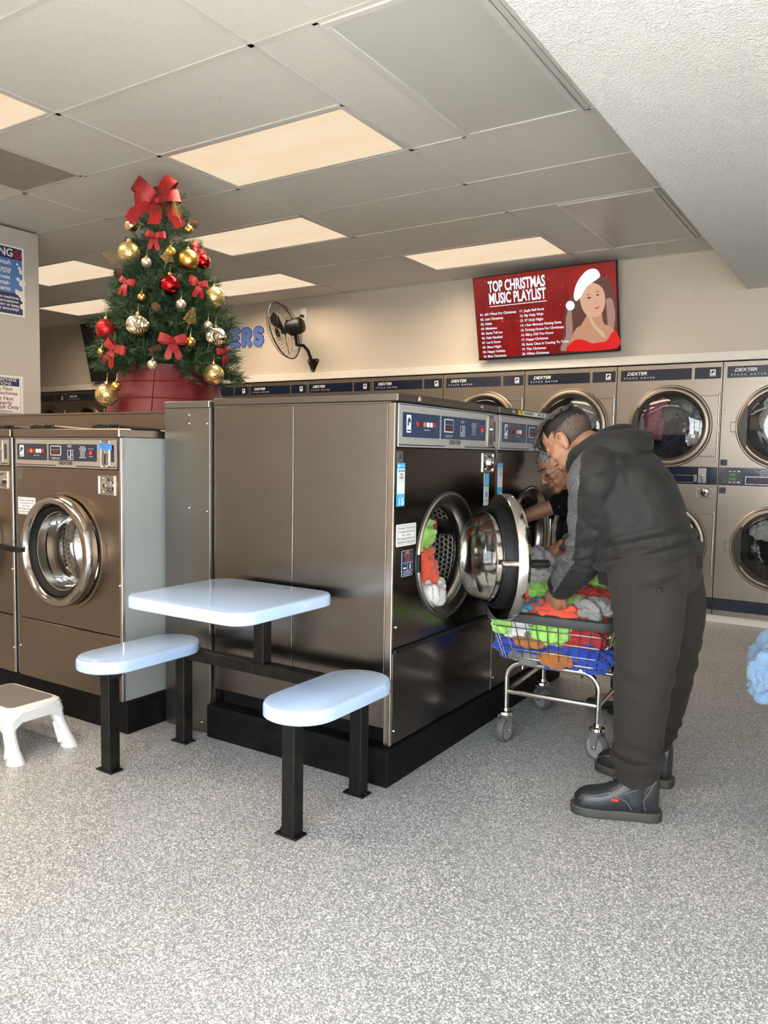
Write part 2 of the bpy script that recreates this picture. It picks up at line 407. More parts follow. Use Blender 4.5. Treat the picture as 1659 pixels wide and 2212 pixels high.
# ceiling fixtures
DIFF = mat('warm_diffuser', (.10, .09, .07), .6, emit=(1.0, .78, .53), estr=.76); _t = NT(DIFF); _n = _t.noise(_t.coords('Object', (.6, 1.4, 1)), 3.0, 3, .5)
_t.link(_t.ramp(_n.outputs['Fac'], [(.35, (1.0, .74, .48)), (.65, (1.0, .82, .59))]), _t.b.inputs['Emission Color'])
fixmesh = None
LBL = {(0, 2): 'large glowing ceiling light panel nearest the camera, above and behind the table', (1, 4): 'glowing ceiling light panel just behind the top of the tree', (0, 6): 'glowing ceiling light panel next to the lit screen', (1, 0): 'ceiling light panel cut by the edge above the grille',
       (2, 6): 'far ceiling light panel just above the wall fan', (3, 4): 'ceiling light panel between the partition and the tree, upper one', (4, 6): 'ceiling light panel between the partition and the tree, lower one'}
for (i, j) in sorted(lights):
    if j < 0: lab = {(0, -2): 'ceiling light panel over the aisle behind the viewer', (2, -2): 'ceiling light panel over the partition near the storefront', (1, -3): 'ceiling light panel closest to the storefront windows'}[(i, j)]
    else: lab = LBL[(i, j)]
    cxx, cyy = gx(i) - T, gy(j) + T / 2
    t = thing('ceiling_light', lab, 'ceiling light', (cxx, cyy, HC), 0, 'recessed ceiling light panels')
    if fixmesh is None:
        g = G(); a, b = T - .01, T / 2 - .01
        for q in ((-a, a, -b, -b + .022), (-a, a, b - .022, b), (-a, -a + .022, -b + .022, b - .022), (a - .022, a, -b + .022, b - .022)): g.box(q[0], q[1], q[2], q[3], .001, .05)
        fixmesh = (finish(g, 'light_frame', False), finish(G().box(-a + .02, a - .02, -b + .02, b - .02, .006, .012), 'diffuser', False))
    link('frame', fixmesh[0], TEE, t); link('diffuser', fixmesh[1], DIFF, t)
    ld = bpy.data.lights.new('panel_light', 'AREA'); ld.shape = 'RECTANGLE'; ld.size = 1.12; ld.size_y = .52; ld.energy = 23; ld.color = (1.0, .80, .58); ld.spread = R(165)
    lo = bpy.data.objects.new('panel_light', ld); COL.objects.link(lo); lo.parent = t; lo.location = (0, 0, -.004)
# blank white access panels
for k, (j, lab) in enumerate(((1, 'large blank white ceiling panel set along the soffit, nearer one'), (5, 'blank white ceiling panel above the lit screen'))):
    t = thing('access_panel', lab, 'ceiling panel', (-.0215, gy(j) + T, HC), 0, 'blank white ceiling panels')
    g = G(); a, b = .2995, T - .012
    for q in ((-a, a, -b, -b + .03), (-a, a, b - .03, b), (-a, -a + .03, -b + .03, b - .03), (a - .03, a, -b + .03, b - .03)): g.box(q[0], q[1], q[2], q[3], -.008, .02, .002)
    obj('frame', g, mat('white_enamel', (.54, .53, .51), .35), t)
    obj('panel', G().box(-a + .03, a - .03, -b + .03, b - .03, -.003, .006), mat('white_blank', (.48, .47, .45), .35), t, smooth=False)
# return air grille
t = thing('ceiling_vent', 'dark egg crate return air grille in the ceiling', 'vent', (-2.782, gy(1) + T / 2, HC))
a = .288
g = G()
for q in ((-a, a, -a, -a + .015), (-a, a, a - .015, a), (-a, -a + .015, -a, a), (a - .015, a, -a, a)): g.box(q[0], q[1], q[2], q[3], -.002, .02)
obj('frame', g, TEE, t, smooth=False)
g = G(); nn = 36
for k in range(nn):
    p = -a + .015 + (2 * a - .03) * (k + .5) / nn
    g.box(-a + .015, a - .015, p - .0022, p + .0022, 0, .010); g.box(p - .0022, p + .0022, -a + .015, a - .015, 0, .010)
o = obj('grille', g, mat('vent_grey', (.30, .27, .23), .7), t, smooth=False)
obj('duct', G().box(-a + .01, a - .01, -a + .01, a - .01, .03, .034), mat('duct_dark', (.03, .028, .025), .9), t, smooth=False)

# ------------------------------------------------------------------ washers
PERF = mat('perforated_drum', (.5, .48, .45), .42, 1.0)
def perf_material():
    t = NT(PERF); tc = t.add('ShaderNodeTexCoord')
    sp = t.add('ShaderNodeSeparateXYZ'); t.link(tc.outputs['UV'], sp.inputs[0])
    def M(op, a, b=None, c=None):
        n = t.add('ShaderNodeMath', operation=op)
        for k, q in enumerate((a, b, c)):
            if q is None: continue
            if isinstance(q, (int, float)): n.inputs[k].default_value = q
            else: t.link(q, n.inputs[k])
        return n.outputs[0]
    u, v = sp.outputs[0], sp.outputs[1]
    row = M('FLOOR', v); off = M('MULTIPLY', M('MODULO', row, 2.0), .5)
    fu = M('SUBTRACT', M('FRACT', M('ADD', u, off)), .5); fv = M('SUBTRACT', M('FRACT', v), .5)
    d = M('SQRT', M('ADD', M('MULTIPLY', fu, fu), M('MULTIPLY', fv, fv)))
    hole = M('LESS_THAN', d, .30)
    t.link(t.ramp(hole, [(0, (.62, .56, .49)), (1, (.004, .004, .004))]), t.b.inputs['Base Color'])
    t.link(M('MULTIPLY', M('SUBTRACT', 1.0, hole), .85), t.b.inputs['Metallic']); t.b.inputs['Specular IOR Level'].default_value = .1
    dim = t.add('ShaderNodeMapRange'); dim.interpolation_type = 'SMOOTHSTEP'; dim.inputs['From Min'].default_value = .25; dim.inputs['From Max'].default_value = .5; t.link(d, dim.inputs['Value'])
    t.bump(dim.outputs[0], .5, .003)
perf_material()
GLASSD = mat('door_glass', (1, 1, 1), .02); make_glass(GLASSD, (.94, .95, .93), .025, .015)
GASKET = mat('door_gasket', (.006, .006, .0065), .5, spec=.2)

def drum(parent, c, r, d, y0, mname='drum'):
    """perforated drum behind the opening, axis +Y, with lifter ribs as sub-parts"""
    n = 56; L = 8; me = bpy.data.meshes.new(mname); V = []; UV = []; Fc = []
    for i in range(L + 1):
        for j in range(n): a = 2 * pi * j / n; V.append((c[0] + r * cos(a), y0 + d * i / L, c[1] + r * sin(a)))
    for i in range(L):
        for j in range(n):
            k = (j + 1) % n; Fc.append((i * n + j, (i + 1) * n + j, (i + 1) * n + k, i * n + k))
            p = 1 / .023; UV += [(j * 2 * pi * r / n * p, d * i / L * p), (j * 2 * pi * r / n * p, d * (i + 1) / L * p), ((j + 1) * 2 * pi * r / n * p, d * (i + 1) / L * p), ((j + 1) * 2 * pi * r / n * p, d * i / L * p)]
    # back disc in rings
    base = len(V); rr = [r, r * .8, r * .5, r * .15]
    for q in rr:
        for j in range(n): a = 2 * pi * j / n; V.append((c[0] + q * cos(a), y0 + d, c[1] + q * sin(a)))
    for i in range(3):
        for j in range(n):
            k = (j + 1) % n; idx = (base + i * n + j, base + (i + 1) * n + j, base + (i + 1) * n + k, base + i * n + k); Fc.append(idx)
            UV += [((V[q][0]) / .023, (V[q][2]) / .023) for q in idx]
    Fc.append(tuple(base + 3 * n + j for j in range(n))); UV += [(0, 0)] * n
    me.from_pydata(V, [], Fc); uvl = me.uv_layers.new(name='UVMap'); uvl.data.foreach_set('uv', [q for p in UV for q in p])
    me.polygons.foreach_set('use_smooth', [True] * len(me.polygons)); me.set_sharp_from_angle(angle=R(40))
    o = link(mname, me, PERF, parent)
    for k in range(3):
        a = R(14 + 120 * k); g = G(); ca, sa = cos(a), sin(a)
        def P(rad, tang, y): return Vector((c[0] + ca * rad - sa * tang, y, c[1] + sa * rad + ca * tang))
        g.loft([[P(r, -.045, y), P(r - .05, -.015, y), P(r - .05, .015, y), P(r, .045, y)] for y in (y0 + .02, y0 + d)])
        obj('lifter', g, CHROME2, o)
    return o
def door_ring(g, c, ro, y, prof):
    g.lathe([(r, h) for r, h in prof], (c[0], y, c[1]), (0, -1, 0), 64); return g
def horse(name, parent, x, z, y, w, h, fg, bgm):
    """framed emblem: horse head in a bordered square, with a bar of print below"""
    b = plate(name, fg, parent, x - w / 2, x + w / 2, z - h / 2, z + h / 2, y, .0006, w * .08)
    poly = [(-.36, -.38), (-.05, -.38), (.0, -.1), (.12, .02), (.34, -.12), (.42, .02), (.26, .28), (.12, .34), (.1, .46), (.02, .36), (-.16, .3), (-.32, .08)]
    g = G().prism([(p[0] * w * .9, p[1] * h * .62 + h * .12) for p in poly], (x, y - .0008, z), UX, UZ, .0006)
    quad(g, (x, y - .0008, z - h * .38), UX, UZ, w * .8, h * .07, .0006); obj('emblem', g, bgm, b, smooth=False)
    return b

def washer(name, label, kind, loc, rz, num, door='closed', door_angle=0.0):
    P = dict(triple=dict(w=.770, d=.50, top=1.340, lid=1.302, pt=1.297, pb=1.165, seam=.432, bot=.145, dc=(.385, .785), ro=.262, front=STEEL_FRONT, panel=BROWNSILVER, navy=NAVY, title='TRIPLE  LOAD'),
             mega=dict(w=.884, d=.92, top=1.476, lid=1.444, pt=1.440, pb=1.278, seam=.510, bot=.146, dc=(.435, .836), ro=.258, front=STEEL_DARK, panel=SILVER, navy=NAVYB, title='MEGA LOAD'))[kind]
    w, d = P['w'], P['d']; t = thing(name, label, 'washing machine', loc, rz, 'front load washers in the rows')
    cx, cz = P['dc']; ro = P['ro']; e = .003
    # body shell: sides, back, bottom, roof under the lid
    g = G(); side = GREYPAINT if kind == 'triple' else STEEL
    if kind == 'triple':
        g.box(e, e + .004, .006, d, P['bot'], P['lid']); g.box(w - e - .004, w - e, .012, d, P['bot'], P['lid'])
    else:
        for q in ((.030, .474), (.478, .908)): g.box(.0, .004, q[0], q[1], .212, P['lid'] - .006)
        g.box(w - .004, w, .02, d, P['bot'], P['lid'])
    g.box(e, w - e, d - .01, d, P['bot'], P['lid']); g.box(.01, w - .01, .02, d - .01, P['bot'], P['bot'] + .01); g.box(.01, w - .01, .02, d - .01, P['lid'] - .03, P['lid'])
    if kind == 'triple': obj('body', g, side, t, smooth=False)
    else:
        g.bm.free(); g = G().box(.005, w - .004, d - .01, d, P['bot'], P['lid']).box(.01, w - .01, .02, d - .01, P['bot'] + .07, P['bot'] + .08).box(.01, w - .01, .02, d - .01, P['lid'] - .03, P['lid']).box(w - .004, w, .02, d, P['bot'], P['lid']).box(.006, .01, .02, d - .01, P['bot'] + .068, P['lid'])
        obj('body', g, side, t, smooth=False)
        for q in ((.030, .4735), (.4765, .906)): obj('side_panel', G().box(.0, .006, q[0], q[1], .212, P['lid'] - .007, .0015), STEEL, t, smooth=False)
        obj('corner_strip', G().box(-.0005, .014, -.001, .028, P['bot'], P['lid'] - .004, .002), CHROME2, t, smooth=False)
    # front: door plate with hole, kick plate
    y1 = .012; fx0 = .004 if kind == 'triple' else .015
    g = G().holeplate(fx0, w - .004, P['seam'] + .003, P['pb'] - .004, cx, cz, ro - .012, 0, y1); obj('front_panel', g, P['front'], t, smooth=False)
    g = G().box(fx0, w - .004, 0, y1, P['bot'], P['seam'] - .003, .002); obj('kick_panel', g, P['front'], t, smooth=False)
    if kind == 'mega': obj('drip_rail', G().box(fx0, w - .004, -.012, .004, P['seam'] - .012, P['seam'] + .006, .003), BLACKM, t, smooth=False)
    if kind == 'triple': obj('corner_strip', G().box(w - .016, w + .001, -.001, .014, P['bot'], P['lid'] - .001, .002), CHROME2, t, smooth=False)
    # lid
    g = G().box(-.002 if kind == 'triple' else .0, w + .002 if kind == 'triple' else w - .002, -.012, d, P['lid'], P['top'], .004)
    lid = obj('lid', g, STEEL if kind == 'mega' else STEEL_FRONT, t, smooth=False)
    if kind == 'triple':
        for q in (.03, .50):
            g = G().prism([(0, 0), (.30, 0), (.30, .006), (.05, .022), (.0, .016)], (q, .22, P['top']), UX, UZ, .16); g.tube([(q + .13, .05, P['top'] + .004), (q + .13, .05, P['top'] + .018), (q + .2, .05, P['top'] + .018), (q + .2, .05, P['top'] + .004)], .004, 6)
            obj('soap_hatch', g, BLACK, lid)
    else:
        for q in (.16, .70): obj('screw', G().lathe([(0, .006), (.008, .005), (.013, 0)], (q, -.012, (P['lid'] + P['top']) / 2), (0, -1, 0), 16), CHROME, lid)
    # control panel
    px0, px1 = (.012, w - .022) if kind == 'triple' else (.020, w - .010)
    cp = plate('control_panel', P['panel'], t, px0, px1, P['pb'], P['pt'], 0, .006, .004); Y = -.006
    H = P['pt'] - P['pb']; S = (px1 - px0)
    def X(f): return px0 + S * f
    zt, zb = P['pt'] - H * .20, P['pb'] + H * .23
    n1 = (.02, .335) if kind == 'triple' else (.03, .362); n2 = (.353, .823) if kind == 'triple' else (.377, .855)
    plate('display_panel', P['navy'], cp, X(n1[0]), X(n1[1]), zb, zt, Y, .0015, .004); plate('display_panel', P['navy'], cp, X(n2[0]), X(n2[1]), zb, zt, Y, .0015, .004)
    Y2 = Y - .0016; hh = zt - zb; zc = (zt + zb) / 2
    plate('stripe', P['navy'], cp, px0 + .002, px1 - .002, P['pt'] - .006, P['pt'] - .003, Y, .0006); plate('stripe', P['navy'], cp, px0 + .002, X(.42), P['pb'] + .006, P['pb'] + .010, Y, .0006); plate('stripe', P['navy'], cp, X(.625), px1 - .002, P['pb'] + .006, P['pb'] + .010, Y, .0006)
    ftext('lettering', P['title'], INKG, cp, X(.02) + (.0825 if kind == 'triple' else .0925), P['pt'] - H * .105, Y, H * .16, fit=.165 if kind == 'triple' else .175, bold=.01)
    ftext('lettering', 'DEXTER', INK, cp, X(.52), P['pb'] + H * .145, Y, H * .145, fit=.10, shear=.25, bold=.03)
    ftext('lettering', 'COMMERCIAL WASHER', INKG, cp, X(.52), P['pb'] + H * .055, Y, H * .06, fit=.10)
    ftext('lettering', 'For use with soft water\nread instructions first', INKG, cp, X(.755), P['pb'] + H * .15, Y, H * .06, fit=.075)
    horse('brand_plate', cp, X(n1[0] + .05), zc + .004, Y2, .032, hh * .72, INKW, P['navy'])
    cols = [REDB, ORB if kind == 'triple' else mat('dark_button', (.03, .01, .01), .4), REDB if kind == 'triple' else ORB, PAPER, PAPER, REDB]
    for k, c in enumerate(cols): obj('button', G().box(X(n1[0] + .115 + k * .031), X(n1[0] + .115 + k * .031) + .016, Y2 - .004, Y2, zc - .004, zc + .014, .001), c, cp, smooth=False)
    ftext('lettering', 'FABRIC SELECT', INKW, cp, X(n1[0] + .21), zc - .016, Y2, .007, fit=.045)
    dx = X(n2[0] + .075)
    g = G(); quad(g, (dx, Y2, zc + .008), UX, UZ, .078, hh * .58, .0008, .006); dp = obj('display', g, INKW, cp, smooth=False)
    g = G(); quad(g, (dx, Y2 - .001, zc + .008), UX, UZ, .071, hh * .50, .0006, .004); obj('screen', g, P['navy'], dp, smooth=False)
    for k in range(4):
        xx = dx - .0255 + k * .017
        plate('window', mat('display_red', (.10, .012, .01), .3), dp, xx - .0065, xx + .0065, zc - .008, zc + .010, Y2 - .0017, .0005)
        plate('window_rim', INKW, dp, xx - .005, xx + .005, zc + .0115, zc + .0125, Y2 - .0017, .0004)
    ftext('lettering', 'WASH  RINSE  SPIN  TIME\nSELECT  A  CYCLE', INKW, cp, dx, zb + hh * .12, Y2, .006, fit=.07)
    bx = X(n2[0] + .22); g = G()
    for q in ((-.02, 0, -.012, .018), (.004, .02, .0, .018), (.004, .02, -.026, -.004), (-.02, .0, -.026, -.016)):
        for r_ in ((q[0], q[1], q[2], q[2] + .0015), (q[0], q[1], q[3] - .0015, q[3]), (q[0], q[0] + .0015, q[2], q[3]), (q[1] - .0015, q[1], q[2], q[3])): quad(g, (bx + (r_[0] + r_[1]) / 2, Y2, zc - .006 + (r_[2] + r_[3]) / 2), UX, UZ, r_[1] - r_[0], r_[3] - r_[2], .0005)
    obj('diagram', g, INKW, cp, smooth=False)
    ftext('lettering', 'LOADING\nSUPPLIES', INKW, cp, bx - .005, zc + .028, Y2, .006, fit=.032)
    ftext('lettering', 'INSTRUCTIONS\nLOAD THE MACHINE\nADD DETERGENT\nSELECT CYCLE\nINSERT COINS\nPUSH START\nREMOVE PROMPTLY', INKW, cp, X(n2[0] + .34), zc + .002, Y2, .0075, fit=.05, line=1.05)
    obj('start_button', G().box(X(n2[1]) - .045, X(n2[1]) - .030, Y2 - .006, Y2, zc - .008, zc + .010, .001), mat('lit_red', (.5, .01, .01), .3, emit=(1, .03, .02), estr=.5), cp, smooth=False)
    ftext('lettering', 'PUSH TO START', INKW, cp, X(n2[1]) - .038, zc + .018, Y2, .005, fit=.035); ftext('lettering', 'IN USE', INKW, cp, X(n2[1]) - .038, zc - .016, Y2, .005, fit=.025)
    # coin slide
    cs0 = X(.865) if kind == 'triple' else X(.885)
    g = G().box(cs0, cs0 + .056, Y - .004, Y, P['pb'] + H * .08, P['pt'] - H * .06, .003); cbx = obj('coin_drop', g, CHROME2, cp, smooth=False)
    obj('slot', G().box(cs0 + .025, cs0 + .031, Y - .0055, Y - .003, P['pb'] + H * .16, P['pb'] + H * .46), BLACK, cbx, smooth=False)
    obj('return_knob', G().lathe([(0, .012), (.008, .011), (.011, .004), (.012, 0)], (cs0 + .028, Y - .004, P['pb'] + H * .56), (0, -1, 0), 16), CHROME, cbx)
    obj('coin_lip', G().tube([(cs0 + .006, Y - .004, P['pb'] + H * .10), (cs0 + .012, Y - .012, P['pb'] + H * .08), (cs0 + .044, Y - .012, P['pb'] + H * .08), (cs0 + .05, Y - .004, P['pb'] + H * .10)], .004, 6), CHROME, cbx)
    plate('slot_strip', P['navy'], cp, cs0 + .064, cs0 + .084 if kind == 'triple' else cs0 + .08, zb, zt - .002, Y, .001, .003)
    # number plate
    g = G(); nz = P['pb'] - .038; nx = .032 if kind == 'triple' else .040; quad(g, (nx, 0, nz), UX, UZ, .042, .045, .0015, .004)
    np_ = obj('number_plate', g, mat('bronze_plate', (.20, .17, .155), .4, .5), t, smooth=False)
    for r_ in ((-.018, 0, .0012, .034), (.018, 0, .0012, .034), (0, -.0195, .030, .0012), (0, .0195, .030, .0012)): plate('border', INK, np_, nx + r_[0] - r_[2] / 2, nx + r_[0] + r_[2] / 2, nz + r_[1] - r_[3] / 2, nz + r_[1] + r_[3] / 2, -.0015, .0005)
    ftext('lettering', num, INK, np_, nx, nz, -.0015, .032, sx=.85, bold=.02)
    # key lock in a recess
    lx, lz = (w - .093, P['pb'] - .071) if kind == 'triple' else (w - .085, P['pb'] - .059)
    g = G()
    for q in ((-.056, .056, .038, .043), (-.056, .056, -.043, -.038), (-.056, -.050, -.038, .038), (.050, .056, -.038, .038)): g.box(lx + q[0], lx + q[1], -.006, .002, lz + q[2], lz + q[3], .001)
    lk = obj('coin_vault', g, CHROME, t, smooth=False); plate('vault_plate', CHROME2, lk, lx - .05, lx + .05, lz - .038, lz + .038, -.0005, .001)
    obj('lock', G().lathe([(0, .026), (.010, .026), (.012, .022), (.026, .020), (.030, .006), (.032, 0)], (lx + .012, -.001, lz), (0, -1, 0), 24), CHROME, lk)
    obj('keyhole', G().box(lx + .009, lx + .015, -.029, -.025, lz - .008, lz + .008), BLACK, lk, smooth=False)
    for q in (-.03, .03): obj('bolt', G().sphere((lx - .022, -.002, lz + q), .006, 10, 6), CHROME, lk)
    # notice
    if kind == 'triple':
        g = G(); quad(g, (.085, 0, .975), UX, UZ, .14, .082, .001, .005); s_ = obj('notice', g, PAPER, t, smooth=False); sx_, sz_ = .085, .975
    else:
        g = G(); quad(g, (.096, 0, .946), UX, UZ, .145, .084, .001, .006); s_ = obj('notice', g, PAPER, t, smooth=False); sx_, sz_ = .096, .946
    nt = mat('notice_ink', (.03, .035, .12), .5)
    g = G()
    for q in ((0, .036, .128, .0012), (0, -.036, .128, .0012), (-.064, 0, .0012, .072), (.064, 0, .0012, .072)): quad(g, (sx_ + q[0], -.001, sz_ + q[1]), UX, UZ, q[2], q[3], .0004)
    obj('border', g, nt, s_, smooth=False)
    ftext('lettering', 'Please make sure that your clothes\nare not stuck in the door of the\nwasher.  Thank you.\nFavor de asegurarse que la ropa no\neste atorada en la Puerta. Gracias.', nt, s_, sx_, sz_, -.001, .0135, fit=.122, line=.98)
    if kind == 'mega' :
        # pay-by-phone strip (its code left out)
        PAYB = mat('sky_blue_print', (.03, .42, .80), .4)
        pn = {'4': '15', '5': '16'}[num]
        g = G(); quad(g, (.050, 0, 1.137), UX, UZ, .056, .162, .0012, .001); s_ = obj('pay_sticker', g, PAYB, t, smooth=False)
        plate('white_field', PAPER, s_, .024, .076, 1.103, 1.197, -.0012, .0005)
        ftext('lettering', 'PAY WITH\nYOUR\nPHONE', INK, s_, .050, 1.175, -.0017, .0125, fit=.042, bold=.02)
        ftext('lettering', 'scan here to begin\ndownload the app', INKG, s_, .050, 1.150, -.0017, .005, fit=.04)
        ftext('lettering', 'MACHINE\nNUMBER', INKW, s_, .050, 1.094, -.0012, .005, fit=.024)
        ftext('lettering', pn, INKW, s_, .050, 1.073, -.0012, .036, fit=.036, bold=.04)
        g = G(); g.lathe([(0, .0006), (.005, .0006), (.005, 0)], (.034, -.0012, 1.208), (0, -1, 0), 16); obj('logo', g, INKW, s_, smooth=False); ftext('lettering', 'PayRange', INKW, s_, .056, 1.208, -.0012, .008, fit=.03)
        if num == '4':
            g = G(); quad(g, (.790, 0, 1.098), UX, UZ, .05, .146, .0012, .001); s_ = obj('pay_sticker', g, PAPER, t, smooth=False)
            plate('blue_field', PAYB, s_, .7652, .8148, 1.110, 1.1705, -.0012, .0005); ftext('lettering', 'PAY\nWITH\nYOUR\nPHONE', INKW, s_, .790, 1.140, -.0017, .0135, fit=.034, bold=.02, line=.9)
            ftext('lettering', 'scan or tap\nto pay', mat('gold_ink', (.5, .4, .1), .5), s_, .790, 1.100, -.0012, .006, fit=.032); plate('panel', PAYB, s_, .781, .799, 1.064, 1.088, -.0012, .0005); ftext('lettering', 'BIG LOAD', INK, s_, .790, 1.047, -.0012, .008, fit=.034, bold=.03)
        g = G(); quad(g, (.107, 0, .836), UX, UZ, .082, .100, .0012, .002); s_ = obj('warning_sticker', g, mat('sticker_rim', (.35, .4, .5), .4), t, smooth=False)
        plate('field', NAVYB, s_, .068, .146, .788, .884, -.0012, .0005)
        og = mat('orange_ink', (.75, .16, .03), .45); plate('badge', og, s_, .092, .122, .872, .881, -.0017, .0004)
        ftext('lettering', 'WARNING', INK, s_, .107, .8765, -.0021, .007, fit=.024)
        ftext('lettering', 'FAILURE TO COMPLY MAY\nRESULT IN INJURY\n- Do not open door\n- Do not bypass lock\n- Keep children away', og, s_, .107, .855, -.0017, .0075, fit=.066, line=.95)
        plate('rule', INKW, s_, .069, .145, .838, .839, -.0017, .0003); plate('rule', INKW, s_, .069, .145, .806, .807, -.0017, .0003); plate('rule', INKW, s_, .1065, .1075, .807, .838, -.0017, .0003)
        plate('icon', INKW, s_, .078, .098, .815, .821, -.0017, .0004, .002); plate('icon', INKW, s_, .124, .130, .811, .831, -.0017, .0004, .002); ftext('lettering', 'OPEN', INKW, s_, .088, .832, -.0017, .005, fit=.012); ftext('lettering', 'LOCKED', INKW, s_, .127, .835, -.0017, .005, fit=.014)
        ftext('lettering', 'IMPORTANT\nHANDLE MUST BE TURNED\nDOWN TO LOCK THE DOOR\nBEFORE STARTING', INKW, s_, .104, .797, -.0017, .006, fit=.064)
        for q in (.20, .60): obj('screw', G().sphere((.030, -.001, q), .007, 10, 6), CHROME, t)
    else:
        for q in (.27, .66): obj('screw', G().sphere((w - .012, -.002, q), .006, 10, 6), CHROME, t)
        obj('screw', G().sphere((.018, -.001, .29), .006, 10, 6), CHROME, t)
    # opening, tub and drum
    if kind == 'mega':
        g = G(); door_ring(g, (cx, cz), ro, 0, [(ro - .014, -.012), (ro - .001, -.004), (ro, .004), (ro - .006, .010), (ro - .014, .008), (ro - .020, .003), (.222, -.006), (.212, -.012), (.206, -.024), (.200, -.036), (.197, -.05), (.199, -.066), (.205, -.075)])
        ring = obj('opening_ring', g, CHROME2, t)
        g = G(); door_ring(g, (cx, cz), ro, 0, [(ro - .001, .004), (ro + .006, .003), (ro + .008, .0), (ro + .007, -.002)]); obj('seam', g, RUBBER, ring)
        g = G(); g.lathe([(.20, 0), (.35, .002)], (cx, .078, cz), (0, 1, 0), 56); obj('tub_front', g, CHROME2, t)
        drum(t, (cx, cz), .33, .52, .080)
        obj('catch', G().box(cx - ro - .004, cx - ro + .016, -.014, .0, cz - .045, cz + .025, .003), BLACKM, t, smooth=False)
    else:
        g = G(); door_ring(g, (cx, cz), ro, 0, [(ro + .006, -.002), (ro + .006, .006), (ro - .004, .010), (ro - .02, .006), (ro - .03, -.02), (.2, -.06), (.195, -.10)]); obj('opening_ring', g, STEEL_FRONT, t)
        g = G(); g.lathe([(.19, 0), (.30, .002)], (cx, .102, cz), (0, 1, 0), 56); obj('tub_front', g, CHROME2, t)
        drum(t, (cx, cz), .285, .36, .104)
    # door in its own frame: hinge side +x when closed
    if kind == 'triple':
        g = G(); door_ring(g, (cx, cz), ro, 0, [(.222, .012), (.230, .02), (.252, .022), (.256, .035), (.256, .050), (.252, .062), (.244, .072), (.232, .078), (.220, .077), (.211, .068), (.207, .054), (.205, .048), (.199, .044), (.196, .03), (.200, .012), (.222, .012)])
        dr = obj('door', g, mat('door_chrome', (.36, .325, .295), .13, 1.0), t)
        g = G(); door_ring(g, (cx, cz), ro, 0, [(.204, .054), (.190, .047), (.181, .036), (.181, .0), (.192, -.03), (.198, .03), (.205, .054)]); obj('gasket', g, GASKET, dr)
        g = G(); door_ring(g, (cx, cz), ro, 0, [(.182, .034), (.179, .0), (.174, -.05), (.168, -.075), (.156, -.090), (.11, -.098), (.05, -.101), (.0, -.102)]); obj('glass', g, GLASSD, dr)
        g = G(); door_ring(g, (cx, cz), ro, 0, [(.181, .030), (.177, .028), (.175, -.008), (.177, -.010), (.179, .0), (.181, .030)]); obj('glass_collar', g, CHROME2, dr)
        hx = cx - .232
        g = G().loft([[Vector((hx + xx, -.075 - yy, cz - .005 + zz)) for xx, yy, zz in ring] for ring in
                      ([(.03, .0, -.012), (.03, .022, -.012), (.03, .022, .010), (.03, .0, .010)], [(-.01, .004, -.014), (-.01, .026, -.014), (-.01, .026, .010), (-.01, .004, .010)], [(-.06, .02, -.010), (-.06, .040, -.010), (-.06, .040, .014), (-.06, .02, .014)], [(-.105, .03, -.006), (-.105, .044, -.006), (-.105, .044, .020), (-.105, .03, .020)])])
        obj('handle', g, BLACK, dr)
    else:
        hx = cx + ro + .012                                    # hinge axis, z direction
        def D(r, h, n=64): return [(q, w_) for q, w_ in zip(r, h)]
        rd = ro + .002; hc = Vector((-rd - .012, 0, 0))         # disc centre seen from the hinge
        A = Matrix.Rotation(door_angle, 4, 'Z')
        dr_e = G(); dr_e.lathe([(.212, .004), (rd - .004, .004), (rd, .010), (rd + .001, .040), (rd - .012, .056), (rd - .06, .066), (.190, .066), (.182, .050), (.184, .006), (.212, .004)], tuple(hc), (0, -1, 0), 72)
        me = finish(dr_e, 'door'); dr = link('door', me, CHROME, t, (hx, -.006, cz), (0, 0, door_angle))
        g = G(); g.lathe([(.214, .004), (.212, -.018), (.200, -.034), (.188, -.034), (.182, -.010), (.182, .006)], tuple(hc), (0, -1, 0), 64); obj('gasket', g, GASKET, dr)
        g = G(); g.lathe([(.182, .03), (.181, -.034), (.178, -.060), (.170, -.095), (.160, -.115), (.145, -.125), (.10, -.130), (.05, -.132), (0, -.1325)], tuple(hc), (0, -1, 0), 56); obj('glass', g, GLASSD, dr)
        g = G(); g.lathe([(.1835, .0), (.1835, -.055), (.180, -.058), (.179, -.04), (.181, .0)], tuple(hc), (0, -1, 0), 56); obj('glass_collar', g, CHROME, dr)
        g = G().cyl((-2 * rd + .035, -.06, 0), (-2 * rd + .035, .045, 0), .0145, n=20).cyl((-2 * rd + .035, .045, 0), (-2 * rd + .035, .05, 0), .0145, .010, 20); obj('latch_pin', g, CHROME2, dr)
        g = G().cyl((-2 * rd + .035, -.066, 0), (-2 * rd + .035, -.135, 0), .0165, n=18).sphere((-2 * rd + .035, -.135, 0), (.0165, .008, .0165), 16, 8); obj('handle', g, BLACK, dr)
        obj('hinge_arm', G().box(-.03, .012, -.035, .004, -.06, .06, .005).cyl((.0, .0, -.08), (.0, .0, .08), .012, n=12), CHROME2, dr, smooth=False)
    return t
w3 = washer('triple_load_washer', 'steel triple load washer numbered 3, closed round door and blue tape on its panel', 'triple', (-2.005, -.215, 0), 0, '3')
w2 = washer('triple_load_washer', 'steel triple load washer cut by the edge beside washer 3', 'triple', (-2.800, -.215, 0), 0, '2')
w4 = washer('mega_load_washer', 'dark steel mega load washer numbered 4 with its door swung open', 'mega', (0, .015, 0), R(90), '4', 'open', R(43))
w5 = washer('mega_load_washer', 'dark steel mega load washer numbered 5 that the woman reaches into', 'mega', (0, .900, 0), R(90), '5', 'open', R(150))
